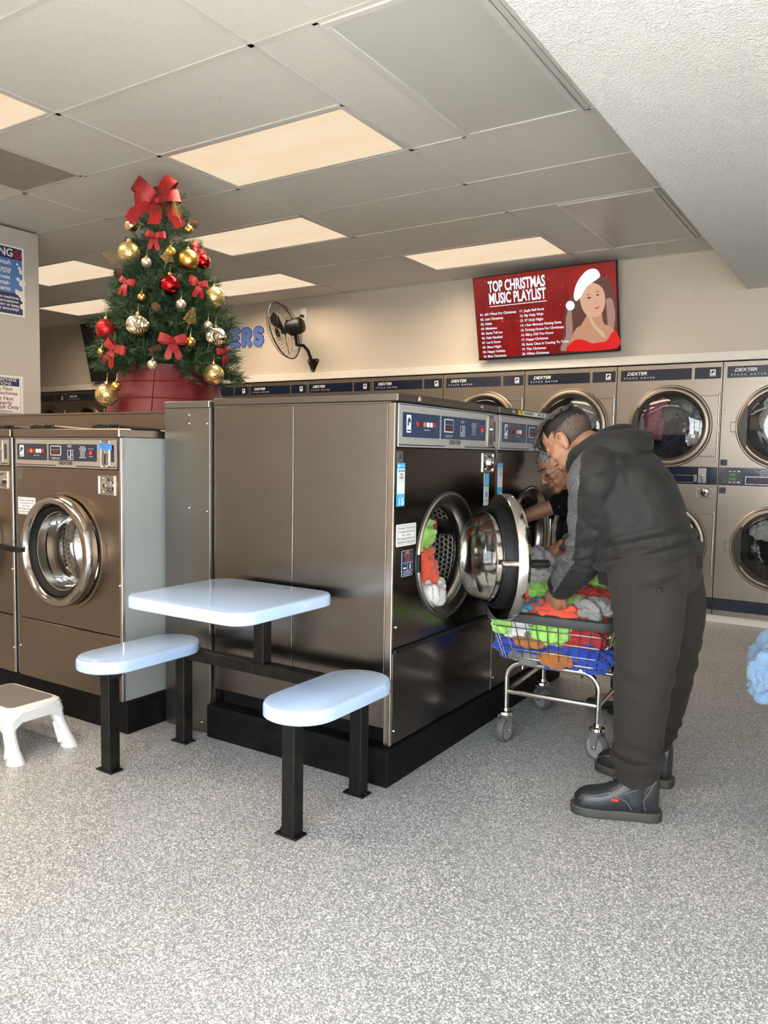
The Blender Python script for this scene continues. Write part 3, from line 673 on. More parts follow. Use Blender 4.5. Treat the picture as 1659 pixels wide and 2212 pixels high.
# blue tape on washer 3
g = G(); quad(g, (.680, -.0112, 1.2625), Vector((1, 0, -.05)).normalized(), Vector((.05, 0, 1)).normalized(), .088, .028, .0006); tp = obj('tape', g, mat('blue_tape', (.06, .25, .62), .6), w3, smooth=False, label='torn strip of blue masking tape with handwriting')
ftext('lettering', 'DOES NOT WORK\nCLOSE SLOWLY', INK, tp,   .680, 1.2625, -.0119, .012, fit=.072, rot=-.05, shear=.2)
# strip of labels on the lid of washer 5
lidz = 1.460
o = plate('load_sticker', mat('yellow_print', (.75, .60, .04), .45), w5, .215, .275, lidz - .011, lidz + .011, -.0125, .0005)
ftext('lettering', '*6', INK, o, .245, lidz, -.013, .018, bold=.03)
o = plate('load_sticker', PAPER, w5, .275, .56, lidz - .011, lidz + .011, -.0125, .0005); ftext('lettering', 'LOADS', INK, o, .34, lidz, -.013, .019, fit=.11, bold=.03); ftext('lettering', '60 LB', INK, o, .50, lidz, -.013, .019, fit=.085, bold=.03)
o = plate('load_sticker', mat('lilac_print', (.45, .40, .50), .45), w5, .565, .74, lidz - .011, lidz + .011, -.0125, .0005)
for k in range(6): plate('tick', mat('maroon_print', (.25, .06, .08), .45), o, .575 + k * .027, .593 + k * .027, lidz - .007, lidz + .007, -.013, .0004)
o = plate('load_sticker', MATS['yellow_print'], w5, .74, .87, lidz - .011, lidz + .011, -.0125, .0005); ftext('lettering', '24 QTRS', INK, o, .805, lidz, -.013, .019, fit=.11, bold=.03)

# steel filler between the two rows
t = thing('steel_filler_panel', 'narrow steel filler panel with screws between the two washer rows', 'panel', (-1.068, 0, 0))
obj('panel', G().box(-.137, .143, .0, .012, .004, 1.436, .001).box(-.137, .140, -.003, .29, 1.4365, 1.4655, .002), STEEL_GREY, t, smooth=False)
for x, z in ((.02, 1.405), (.02, 1.368), (.13, 1.368), (.02, 1.000), (.13, .990), (.02, .632), (.045, .632), (.13, .622), (.095, .05)): obj('screw', G().sphere((x, -.001, z), .0055, 10, 6), CHROME, t)

# ------------------------------------------------------------------ stack dryers
DN, DH = .794, 1.985
GLASSY = mat('dryer_glass', (1, 1, 1), .02); make_glass(GLASSY, (.80, .81, .80), .06, .02)
DRUMD = mat('dryer_drum', (.16, .15, .14), .45, .8)
def build_dryer():
    t = thing('stack_dryer', 'stack dryer', 'dryer')
    g = G()
    zs = [(1.198, 1.977, 1.500), (.192, 1.050, .600)]; cx = .420
    for z0, z1, cz in zs: g.holeplate(.003, DN - .003, z0, z1, cx, cz, .285, 0, .01)
    g.box(.003, DN - .003, .0, .01, 1.050, 1.198)
    g.box(.003, .006, .01, .9, .06, 1.977).box(DN - .006, DN - .003, .01, .9, .06, 1.977).box(.003, DN - .003, .9, .905, .06, 1.977).box(.006, DN - .006, .01, .9, 1.967, 1.977)
    obj('body', g, STEEL_DRY, t, smooth=False)
    plate('name_plate', NAVY, t, .030, .570, 1.857, 1.943, 0, .002, .004)
    n = t.children[-1]
    ftext('lettering', 'DEXTER', INKW, n, .155, 1.914, -.002, .034, fit=.155, shear=.3, bold=.03)
    ftext('lettering', 'S T A C K   D R Y E R', INKW, n, .175, 1.880, -.002, .018, fit=.24)
    plate('emblem_plate', NAVY, t, .592, .780, 1.857, 1.943, 0, .002, .004)
    horse('brand_plate', t.children[-1], .722, 1.900, -.002, .040, .050, INKW, NAVY)
    for z0, z1, cz in zs:
        g = G(); g.lathe([(.318, -.002), (.318, .004), (.311, .010), (.304, .010), (.300, .016), (.296, .026), (.285, .032), (.272, .030), (.264, .020), (.258, .006), (.246, -.004), (.242, -.02)], (cx, 0, cz), (0, -1, 0), 64)
        pl = [(.0, .236), (.375 - .03, .236), (.375 - .03, -.236), (.0, -.236)]
        dr = obj('door', g, STEEL_DRY, t)
        g = G()
        for q in ((.275, .362, .226, .234), (.275, .362, -.234, -.226), (.355, .362, -.226, .226)): g.box(cx + q[0] - (.06 if q[2] * q[3] > 0 and abs(q[2]) > .2 and q[3] - q[2] < .1 else 0), cx + q[1], -.006, -.0005, cz + q[2], cz + q[3], .002)
        obj('hinge_plate', g, STEEL_DRY, dr, smooth=False)
        obj('hinge_bar', G().cyl((cx + .358, -.008, cz - .235), (cx + .358, -.008, cz + .235), .007, n=10).sphere((cx + .358, -.008, cz + .24), .009, 10, 6), CHROME, dr)
        g = G(); g.lathe([(.246, 0), (.235, .004), (.12, .006), (0, .006)], (cx, -.002, cz), (0, -1, 0), 48); obj('glass', g, GLASSY, dr)
        g = G().prism([(-.232, .162), (-.232, -.162)][::-1] + [(.284 * cos(R(a_)), .284 * sin(R(a_))) for a_ in range(145, 216, 5)], (cx, -.030, cz), UX, UZ, .006); obj('handle', g, mat('dark_handle', (.035, .032, .03), .4), dr, smooth=False)
        obj('tab', G().box(cx - .352, cx - .30, -.006, 0, cz - .045, cz + .03, .004), STEEL_DRY, dr, smooth=False)
        g = G(); g.lathe([(.285, 0), (.30, .03), (.34, .04), (.34, .62), (0, .62)], (cx, .006, cz), (0, 1, 0), 48); obj('drum', g, DRUMD, t)
        for q in ((.02, cz + .12), (.015, cz - .25), (DN - .03, cz - .265)): obj('screw', G().sphere((q[0], -.001, q[1]), .006, 8, 5), CHROME, t)
    for q in (.015, DN - .012): obj('screw', G().sphere((q, -.001, 1.955), .006, 8, 5), CHROME, t)
    cp = plate('control_strip', NAVY, t, .006, DN - .006, 1.056, 1.190, 0, .004, .002)
    g = G(); quad(g, (.095, -.004, 1.122), UX, UZ, .15, .11, .0008, .004); dp = obj('display', g, mat('display_bezel', (.05, .05, .055), .35), cp, smooth=False)
    for zz, nn in ((1.150, 0), (1.093, 1)):
        for k, m_ in enumerate((REDB, INKG, INKG, PAPER)): obj('button', G().box(.045 + k * .03, .063 + k * .03, -.010, -.0045, zz + (.006 if nn == 0 else -.018), zz + (.016 if nn == 0 else -.008), .001), m_, dp, smooth=False)
        plate('readout', mat('green_display', (.02, .08, .03), .3, emit=(.1, .6, .2), estr=.12), dp, .075, .125, zz - (.022 if nn == 0 else -.002), zz - (.004 if nn == 0 else -.020), -.0048, .0004)
        ftext('lettering', '12:00' if nn == 0 else '13:02', mat('green_ink', (.05, .3, .1), .4, emit=(.1, .7, .25), estr=.25), dp, .100, zz - (.013 if nn == 0 else -.011), -.0052, .013, fit=.034)
    ftext('lettering', 'INSTRUCTIONS\n1 LOAD LAUNDRY AND CLOSE DOOR\n2 SELECT TEMPERATURE\n3 INSERT COINS\n4 PUSH TO START', INKW, cp, .32, 1.152, -.004, .0095, fit=.14)
    g = G(); g.box(.19, .62, -.006, -.004, 1.066, 1.071).box(.19, .62, -.006, -.004, 1.121, 1.126).box(.19, .195, -.006, -.004, 1.071, 1.121).box(.62, .642, -.012, -.004, 1.075, 1.13, .002); obj('rail', g, CHROME2, cp, smooth=False)
    ftext('lettering', 'WARNING TO REDUCE RISK OF FIRE\nDO NOT DRY ARTICLES CONTAINING\nFOAM RUBBER OR PLASTICS', mat('dark_red_ink', (.25, .03, .03), .5), cp, .30, 1.096, -.004, .009, fit=.15)
    cb = obj('coin_drop', G().box(.648, .712, -.010, -.004, 1.066, 1.182, .003), CHROME2, cp, smooth=False)
    obj('slot', G().box(.677, .683, -.0115, -.009, 1.075, 1.105), BLACK, cb, smooth=False); obj('return_knob', G().lathe([(0, .012), (.008, .011), (.011, 0)], (.680, -.010, 1.122), (0, -1, 0), 14), CHROME, cb)
    lk = obj('coin_vault', G().box(.648, .760, -.004, 0, .955, 1.033, .003), CHROME2, t, smooth=False)
    obj('lock', G().lathe([(0, .022), (.010, .022), (.013, .016), (.026, .014), (.030, 0)], (.704, -.004, .994), (0, -1, 0), 20), CHROME, lk)
    for q in ((-.043, -.028), (.043, -.028), (-.043, .028), (.043, .028)): obj('bolt', G().sphere((.704 + q[0], -.004, .994 + q[1]), .006, 8, 5), CHROME, lk)
    plate('kick_plate', NAVY, t, .003, DN - .003, .106, .188, -.0, .004); plate('kick_rail', STEEL_DRY, t, .003, DN - .003, .062, .102, .004, .004)
    obj('rule', G().box(.25, .78, -.005, -.004, .172, .175).box(.25, .253, -.005, -.004, .112, .172), mat('navy_edge', (.02, .03, .05), .4), t, smooth=False)
    return t
dry0 = build_dryer()
dlab = {-1: 'stack dryer numbered 67 and 68, cut off by the edge, white laundry inside', 0: 'stack dryer with pink and blue laundry behind its upper glass', 1: 'stack dryer right behind the heads of the two people, pale laundry inside', 2: 'stack dryer whose upper door top just shows over the lid of washer 4',
        3: 'first of the dryers showing only its name plate above the steel washer side', 4: 'second dryer showing only its name plate, counted leftward above the steel washer side', 5: 'third dryer showing only its name plate, counted leftward above the steel washer side', 6: 'stack dryer whose plate peeks out right beside the red tree collar',
        7: 'stack dryer hidden mostly by the red tree collar', 8: 'stack dryer behind the tree collar on its left side', 9: 'stack dryer seen just left of the gold bauble by the red collar', 10: 'stack dryer seen right beside the grey partition', 11: 'last stack dryer, just behind the partition edge'}
for k in range(-1, 11):
    t = dry0 if k == -1 else copy_tree(dry0)
    t.location = (.4382 - .794 * (k + 1), YD, 0); tag(t, dlab[k], 'dryer', 'stack dryers along the wall')
    if k == -1: first = t
for s_, z in (('67', 1.226), ('68', 1.016)):
    g = G(); quad(g, (.034, 0, z), UX, UZ, .050, .046, .0015, .005); o = obj('number_plate', g, mat('dark_number_plate', (.05, .047, .045), .4), first, smooth=False); ftext('lettering', s_, INK, o, .034, z, -.0015, .034, bold=.03)

# ------------------------------------------------------------------ table with two fixed seats
BLUEL = mat('pale_blue_laminate', (.50, .62, .80), .16, coat=.6); _t = NT(BLUEL); _n = _t.noise(_t.coords('Object'), 260, 2, .5)
_t.link(_t.ramp(_n.outputs['Fac'], [(.3, (.38, .53, .80)), (.7, (.45, .585, .83))]), _t.b.inputs['Base Color'])
FRAMEB = mat('black_tube_frame', (.005, .005, .005), .42, spec=.2); _t = NT(FRAMEB); _n = _t.noise(_t.coords('Object'), 9, 6, .75)
_t.link(_t.ramp(_n.outputs['Fac'], [(.45, (.006, .006, .006)), (.78, (.022, .017, .014))]), _t.b.inputs['Base Color'])
def slab(poly, z0, z1, bev, seg=3):
    """rounded edge slab from an outline"""
    g = G(); n = len(poly); cxm = sum(p[0] for p in poly) / n; cym = sum(p[1] for p in poly) / n
    def ring(ins, z):
        out = []
        for i in range(n):
            a, b, c = Vector(poly[i - 1]), Vector(poly[i]), Vector(poly[(i + 1) % n]); t1 = (c - a).normalized(); nn = Vector((-t1.y, t1.x)); out.append(Vector((b.x + nn.x * ins, b.y + nn.y * ins, z)))
        return out
    rings = [ring(bev * .6, z0), ring(0, z0 + bev * .4)] + [ring(bev * (1 - cos(R(90) * k / seg)), z1 - bev + bev * sin(R(90) * k / seg)) for k in range(seg + 1)]
    g.loft(rings); return g
t = thing('table_with_seats', 'pale blue table with two oblong seats on one black tube frame', 'table', (-.51, -.30, 0)); ox, oy = -.51, -.30
P0 = rrect(.605, .545, .085, 8); obj('table_top', slab([(p[0], p[1] + .0) for p in P0], .676, .721, .010), BLUEL, t, ang=30)
def stadium(cx, cy, hw, hl, n=16):
    return [(cx + hw * cos(pi * i / n - 0), cy + hl - hw + hw * sin(pi * i / n)) for i in range(n + 1)] + [(cx + hw * cos(pi + pi * i / n), cy - hl + hw + hw * sin(pi + pi * i / n)) for i in range(n + 1)]
for sx, lx in ((-.972 - ox, -.962 - ox), (-.020 - ox, -.049 - ox)):
    obj('seat', slab(stadium(sx, -.335 - oy, .129, .275), .408, .456, .014), BLUEL, t, ang=30)
    for ly in (-.495 - oy, -.115 - oy):
        lg = obj('leg', G().box(lx - .026, lx + .026, ly - .026, ly + .026, .006, .404, .003), FRAMEB, t, smooth=False)
        obj('foot_plate', G().box(lx - .052, lx + .04, ly - .03, ly + .03, .0, .007, .002).lathe([(0, .016), (.008, .015), (.009, .006)], (lx + (-.04 if ly < 0 else .034), ly, 0), (0, 0, 1), 10), FRAMEB, lg, smooth=False)
        obj('mount_plate', G().prism([(-.062, .404), (-.062, .396), (-.03, .366), (.03, .366), (.062, .396), (.062, .404)], (lx, ly + .02, 0), UX, UZ, .04), FRAMEB, lg, smooth=False)
obj('crossbar', G().box(-.936 - ox, -.075 - ox, -.115 - oy - .024, -.115 - oy + .024, .370, .420, .003), FRAMEB, t, smooth=False)
ps = obj('post', G().box(-.035, .017, -.115 - oy - .026, -.115 - oy + .026, .419, .664, .003), FRAMEB, t, smooth=False)
obj('mount_plate', G().box(-.20, .19, -.10, .22, .664, .676, .002), FRAMEB, ps, smooth=False)

# ------------------------------------------------------------------ step stool
t = thing('step_stool', 'white plastic step stool with a worn grey tread', 'stool', (-1.545, -.545, 0))
WPL = mat('white_moulded_plastic', (.66, .66, .65), .35)
def sq(cx, cy, hw, hd, z, r, n=3):
    return [Vector((cx + p[0], cy + p[1], z)) for p in rrect(2 * hw, 2 * hd, r, n)]
g = G(); g.loft([sq(0, 0, .192, .136, .150, .035), sq(0, 0, .186, .130, .176, .035), sq(0, 0, .180, .124, .196, .034), sq(0, 0, .170, .114, .203, .03)]); top = obj('top', g, WPL, t)
obj('tread', G().loft([sq(0, 0, .158, .102, .2025, .025), sq(0, 0, .156, .100, .2055, .025)]), mat('worn_grey_tread', (.15, .135, .12), .8), top)
for sx in (-1, 1):
    for sy in (-1, 1):
        g = G(); R_ = []
        for k, (z, px, py, w, d) in enumerate(((.185, .142, .100, .042, .030), (.150, .148, .104, .036, .028), (.10, .170, .112, .028, .024), (.05, .196, .118, .032, .026), (.018, .216, .120, .038, .031), (.0, .222, .122, .042, .034))):
            R_.append([Vector((sx * px + w * cos(2 * pi * q / 14), sy * py + d * sin(2 * pi * q / 14), z)) for q in range(14)])
        g.loft(R_); lg = obj('leg', g, WPL, t)
        obj('flute', G().loft([[Vector((sx * px + .014 * cos(2 * pi * q / 10), sy * py - .0 + (.010 * sin(2 * pi * q / 10)) - .022 * 1.0, z)) for q in range(10)] for z, px, py in ((.12, .160, sy * .110 if sy > 0 else -.110 * -1 * sy * sy, ), (.03, .206, .118))]) if False else G().cyl((sx * .166, -.118 if sy < 0 else .09, .10), (sx * .206, -.145 if sy < 0 else .095, .02), .008, .014, 10), WPL, lg)
g = G()
for sy in (-1, 1): g.loft([[Vector((x, sy * .132 + dy, z + dz)) for dy, dz in ((-.006, 0), (.006, 0), (.006, .04), (-.006, .04))] for x, z in ((-.16, .115), (-.12, .142), (-.06, .150), (.06, .150), (.12, .142), (.16, .115))])
for sx in (-1, 1): g.loft([[Vector((sx * .186 + dy, y, z + dz)) for dy, dz in ((-.006, 0), (.006, 0), (.006, .04), (-.006, .04))] for y, z in ((-.11, .115), (-.07, .145), (.07, .145), (.11, .115))])
obj('skirt', g, WPL, t)

# ------------------------------------------------------------------ laundry carts
WIRE = mat('basket_wire', (.72, .71, .69), .22, 1.0)
def build_cart(name, label, loc, rz):
    t = thing(name, label, 'laundry cart', loc, rz, 'rolling laundry carts')
    wx_, wy_ = .200, .258                                        # caster half spacing
    for sy in (-1, 1):
        pts = [(-wx_, sy * wy_, .155), (-wx_, sy * wy_, .29)]
        for k in range(1, 7): a = R(90 * k / 6); pts.append((-wx_ + .07 * (1 - cos(a)), sy * wy_, .29 + .07 * sin(a)))
        pts += [(-p[0], p[1], p[2]) for p in reversed(pts)]
        obj('hoop', G().tube(pts, .0125, 12), CHROME, t)
        obj('cross_tube', G().cyl((-wx_, sy * wy_, .228), (wx_, sy * wy_, .228), .0115, n=12), CHROME, t)
    for sx in (-1, 1): obj('side_tube', G().cyl((sx * wx_, -wy_, .228), (sx * wx_, wy_, .228), .0105, n=12), CHROME, t)
    for sx in (-1, 1): obj('basket_rail', G().cyl((sx * .13, -wy_ - .03, .372), (sx * .13, wy_ + .0, .372), .008, n=8), CHROME, t)
    for sx in (-1, 1):
        for sy in (-1, 1):
            st = {(-1, -1): -8, (1, -1): 62, (-1, 1): 55, (1, 1): 20}[(sx, sy)]
            cs = bpy.data.objects.new('caster', finish(G().lathe([(.0, .0), (.030, .0), (.033, .006), (.030, .016), (.018, .020), (.016, .034), (.013, .036)], (0, 0, .122), (0, 0, 1), 20), 'caster')); cs.data.materials.append(CHROME); COL.objects.link(cs); cs.parent = t; cs.location = (sx * wx_, sy * wy_, 0); cs.rotation_euler = (0, 0, R(st))
            g = G()
            for q in (-1, 1): g.prism([(-.026, .122), (.026, .122), (.012, .060), (.012, .045), (-.006, .045), (-.010, .06)], (q * .0225 - .0012, 0, 0), Vector((0, 1, 0)), UZ, .0025)
            g.box(-.0245, .0245, -.026, .026, .118, .123); obj('fork', g, ZINC, cs, smooth=False)
            obj('wheel', G().lathe([(.043, -.014), (.054, -.015), (.0565, -.009), (.0570, 0), (.0565, .009), (.054, .015), (.043, .014)], (0, 0, .0572), (1, 0, 0), 32), mat('grey_tread_rubber', (.10, .095, .09), .7), cs)
            obj('hub', G().lathe([(0, -.012), (.030, -.012), (.044, -.014), (.044, .014), (.030, .012), (0, .012)], (0, 0, .0572), (1, 0, 0), 28), mat('grey_hub', (.24, .235, .225), .55), cs)
            obj('axle', G().cyl((-.027, 0, .0572), (.027, 0, .0572), .006, n=10), CHROME, cs)
    # basket: bottom 2*.215 x 2*.31 at z .385, top 2*.262 x 2*.365 at z .575
    yc = -.030
    def corner(z):
        k = (z - .385) / .19; return .212 + .050 * k, .262 + .058 * k
    def loop(z, n=5):
        a, b = corner(z); return [(p[0], p[1] + yc, z) for p in rrect(2 * a, 2 * b, .035, n)]
    a, b = corner(.575)
    rail = [Vector((p[0], p[1] + yc, .0)) for p in rrect(2 * a, 2 * b, .045, 6)]; m_ = len(rail); rings = []
    for off, z in ((-.004, .558), (.010, .558), (.016, .572), (.012, .594), (-.006, .600), (-.012, .585)):
        rr_ = []
        for i in range(m_):
            d = (rail[(i + 1) % m_] - rail[i - 1]).normalized(); nn = Vector((d.y, -d.x, 0)); rr_.append(rail[i] + nn * off + Vector((0, 0, z)))
        rings.append(rr_)
    bk = obj('basket', G().loft(rings, cap=False, closed_v=True), mat('grey_bumper', (.045, .047, .046), .55, spec=.3), t, label='grey plastic bumper rail around the wire basket')
    for z in (.392, .430, .480, .530): obj('wire', G().tube(loop(z), .0028 if z > .40 else .004, 6, closed=True), WIRE, bk)
    a0, b0 = corner(.385); a1, b1 = corner(.572)
    for k in range(11):
        f_ = -1 + 2 * (k + .5) / 11
        for sy in (-1, 1): obj('wire', G().cyl((f_ * a0, sy * b0 + yc, .385), (f_ * a1, sy * b1 + yc, .572), .0024, n=6), WIRE, bk)
        obj('wire', G().cyl((f_ * a0, -b0 + yc, .386), (f_ * a0, b0 + yc, .386), .0024, n=6), WIRE, bk)
    for k in range(13):
        f_ = -1 + 2 * (k + .5) / 13
        for sx in (-1, 1): obj('wire', G().cyl((sx * a0, f_ * b0 + yc, .385), (sx * a1, f_ * b1 + yc, .572), .0024, n=6), WIRE, bk)
    for sx in (-1, 1):
        for sy in (-1, 1): obj('bolt', G().cyl((sx * .13, sy * (wy_ - .0), .335), (sx * .13, sy * wy_, .36), .006, n=8), CHROME, t)
    return t
CART = (.360, .960, 0); CRZ = R(3.5)
build_cart('laundry_cart', 'chrome wire laundry cart with a grey rail, heaped with bright laundry', CART, CRZ)

# ------------------------------------------------------------------ crumpled laundry
def cloth_mat(name, col, fuzz=.5):
    m = mat('cloth_' + name, col, .9, sheen=.25); t = NT(m); n = t.noise(t.coords('Object', (1, .45, .8)), 38, 5, .62, 1.2); rd = t.add('ShaderNodeMath', operation='ABSOLUTE'); sb = t.add('ShaderNodeMath', operation='SUBTRACT'); sb.inputs[1].default_value = .5; t.link(n.outputs['Fac'], sb.inputs[0]); t.link(sb.outputs[0], rd.inputs[0]); t.bump(rd.outputs[0], fuzz, .03)
    b = t.noise(t.coords('Object'), 7, 3, .5); c1 = tuple(c * .82 for c in col); t.link(t.ramp(b.outputs['Fac'], [(.35, c1), (.7, col)]), t.b.inputs['Base Color']); return m
CL = {k: cloth_mat(k, c) for k, c in dict(blue=(.012, .055, .42), ochre=(.40, .13, .025), ash=(.17, .17, .18), white=(.72, .71, .70), lime=(.36, .72, .13), teal=(.03, .30, .48), red=(.46, .016, .018), yellow=(.72, .60, .05), camel=(.34, .16, .06),
      coral=(.75, .085, .035), grey=(.33, .315, .30), slate=(.13, .18, .19), pale=(.46, .44, .42), taupe=(.24, .225, .21), acid=(.66, .70, .03), denim=(.16, .27, .42), pink=(.42, .13, .22), navy=(.03, .04, .085), cream=(.62, .56, .50), black=(.012, .012, .013)).items()}
_ICO = {}
def ico(sub):
    if sub not in _ICO:
        bm = bmesh.new(); bmesh.ops.create_icosphere(bm, subdivisions=sub, radius=1.0); v = np.array([p.co[:] for p in bm.verts]); f = [tuple(q.index for q in p.verts) for p in bm.faces]; bm.free(); _ICO[sub] = (v, f)
    return _ICO[sub]
def folds(p, seed, k=5.0, octs=3):
    """ridged fold field on points"""
    rs = np.random.RandomState(seed); out = np.zeros(len(p)); amp = 1.0
    for o in range(octs):
        a = rs.normal(size=3); a /= np.linalg.norm(a); b = rs.normal(size=3); b /= np.linalg.norm(b); c = rs.normal(size=3); c /= np.linalg.norm(c)
        s = np.sin(k * (p @ a) + 1.9 * np.sin(k * .55 * (p @ b) + rs.rand() * 6) + 1.1 * np.sin(k * .9 * (p @ c) + rs.rand() * 6) + rs.rand() * 6)
        out += amp * (np.abs(s) ** .8 * 1.6 - 1); amp *= .55; k *= 1.85
    return out
def garment(name, label, cm, c, size, seed, sub=5, amp=.16, k=4.5, rot=0.0, flat=.0, cat='clothing', group='laundry heaped in the cart'):
    v, f = ico(sub); sz = np.array(size) / 2; u = np.sign(v) * np.abs(v) ** .82
    low = folds(v, seed + 91, 1.7, 2); p = u * sz * (1 + .10 * (low - low.mean()))[:, None]
    nn = v / sz; nn /= np.linalg.norm(nn, axis=1)[:, None]
    mn_ = min(size); q_ = np.linalg.qr(np.random.RandomState(seed).normal(size=(3, 3)))[0]; fo = folds((p @ q_) * np.array([1.25, .8, .28]), seed, 30 + 3 * k, 4); p = p + nn * ((fo - fo.mean()) * min(.021, mn_ * .19) * amp / .16)[:, None]
    cr, sr = cos(rot), sin(rot); p[:, 0], p[:, 1] = p[:, 0] * cr - p[:, 1] * sr, p[:, 0] * sr + p[:, 1] * cr
    me = bpy.data.meshes.new(name); me.from_pydata(p.tolist(), [], f); me.polygons.foreach_set('use_smooth', [True] * len(f))
    o = link(name, me, cm, None, c); tag(o, label, cat, group); return o
LAUN = [('blue', .188, .70, .436, .217, .128, 'royal blue garment low in the cart, at its washer end'), ('blue', .378, .70, .420, .315, .121, 'long royal blue garment across the middle of the basket front'), ('blue', .535, .70, .425, .215, .130, 'rolled royal blue garment at the basket corner beside the man'), ('ochre', .403, .675, .402, .175, .062, 'ochre brown cloth poking out at the bottom of the basket'),
 ('ochre', .281, .665, .465, .157, .051, 'ochre strip folded between white and blue laundry'), ('ash', .25, .68, .392, .15, .055, 'dark grey cloth on the basket floor under the blue garment'), ('ash', .303, .675, .493, .14, .051, 'grey strip of cloth below the white towel'), ('white', .217, .675, .539, .206, .151, 'white printed shirt bunched at the basket front'),
 ('lime', .150, .645, .528, .094, .079, 'lime green cloth hanging over the wire at the washer end'), ('lime', .38, .665, .521, .2, .1, 'lime green towel pressed against the middle of the basket wires'), ('teal', .315, .68, .569, .097, .086, 'teal cloth squeezed under the grey rail'), ('red', .488, .685, .514, .267, .137, 'large dark red garment spilling down the basket front'), ('red', .552, .69, .565, .14, .082, 'dark red sleeve bunched right under the rail corner'),
 ('yellow', .577, .82, .486, .06, .077, 'yellow scrap at the basket side behind the man leg'), ('lime', .574, .90, .446, .05, .059, 'small lime scrap at the side of the basket'), ('camel', .555, .84, .425, .08, .085, 'camel brown cloth low in the side of the basket'),
 ('coral', .225, .70, .621, .077, .055, 'small knotted orange red cloth on the rail near the open door'), ('teal', .289, .73, .612, .13, .065, 'teal towel rolled on top of the heap beside the fist'), ('coral', .394, .70, .608, .25, .070, 'orange red cloth under the clenched fist'), ('lime', .442, .75, .622, .11, .085, 'lime towel corner just behind the fist'),
 ('grey', .413, .86, .655, .14, .10, 'small grey print cloth between two lime towels'), ('red', .490, .83, .640, .23, .095, 'dark red towel humped on top of the heap'), ('grey', .535, .725, .622, .155, .088, 'grey towel ball sagging over the rail corner'), ('slate', .560, .82, .640, .10, .045, 'slate green cloth peeking behind the grey ball'), ('lime', .235, .83, .650, .19, .08, 'flat lime towel on the washer side of the heap'),
 ('pale', .200, .78, .615, .13, .060, 'off white cloth under the flat lime towel'), ('pale', .216, .92, .675, .23, .12, 'pale beige towel with soft ripples in the heap'), ('grey', .150, 1.03, .715, .22, .22, 'big pale grey shirt at the back of the heap near washer 5'), ('lime', .436, .95, .682, .24, .10, 'bright lime towel draped high on the heap'), ('taupe', .392, 1.05, .705, .23, .21, 'taupe pleated cloth mound behind the bright lime towel'),
 ('acid', .480, 1.05, .700, .16, .22, 'acid yellow mesh bag slumped at the back of the heap'), ('yellow', .236, 1.00, .690, .17, .060, 'yellow cloth edge showing behind the beige towel'), ('yellow', .105, 1.13, .690, .09, .10, 'yellow cloth corner behind the door handle'),
 ('grey', .30, .93, .55, .42, .22, 'grey sheet buried in the middle of the cart'), ('ash', .36, 1.05, .56, .40, .22, 'dark grey blanket at the far end of the cart'), ('white', .33, .98, .46, .40, .14, 'white sheet at the bottom of the cart')]
for i, (c_, x, y, z, w, h, lab) in enumerate(LAUN):
    dep = {True: .11, False: .16}[z < .58]
    if i >= 33: dep = .34
    elif 3 <= i <= 10 or i in (13, 14, 15): dep = .06
    elif z < .58: dep = .09
    if z < .58 and i < 13: x, w = .36 + (x - .36) * .93, w * .9
    garment('laundry', lab, CL[c_], (x, y + (dep / 2 - .022 if z < .58 and i < 33 else 0), z), (w, dep, h), 40 + i, 5 if w * h > .012 else 4, amp=.17, k=4.2 + (i % 3) * .9)
# printed letters on the white shirt
text('printed_lettering', 'S H O', mat('purple_ink', (.06, .03, .09), .7), bpy.data.objects['laundry.007'], (.045, -.047, .02), Vector((1, 0, -.35)).normalized(), Vector((.35, 0, 1)).normalized(), .035, lift=.004)
# laundry inside washer 4 and washer 5, spilling over the sill
for i, (c_, loc_, sz, lab) in enumerate((('lime', (-.125, .405, .890), (.12, .16, .28), 'lime towel hanging in the mouth of washer 4'), ('coral', (-.095, .405, .765), (.10, .14, .21), 'coral cloth sliding down inside washer 4'), ('white', (-.085, .410, .672), (.14, .24, .12), 'white sheet bunched on the lip of washer 4'),
        ('slate', (-.15, .505, .76), (.08, .08, .22), 'slate cloth behind the coral one in washer 4'), ('red', (-.19, .545, .935), (.14, .18, .07), 'dark red cloth stuck on the upper lifter of washer 4'), ('ochre', (-.16, .480, .905), (.09, .10, .045), 'orange cloth crumpled under the red one in washer 4'),
        ('grey', (.02, 1.26, .66), (.22, .26, .14), 'grey shirt sagging out of the mouth of washer 5'), ('red', (-.22, 1.30, .70), (.26, .30, .14), 'dark red cloth deep inside washer 5'), ('black', (-.12, 1.34, .68), (.2, .2, .12), 'black cloth just inside washer 5'))):
    garment('laundry', lab, CL[c_], loc_, sz, 200 + i, 5, amp=.15, k=3.6, group='laundry in the open washers')
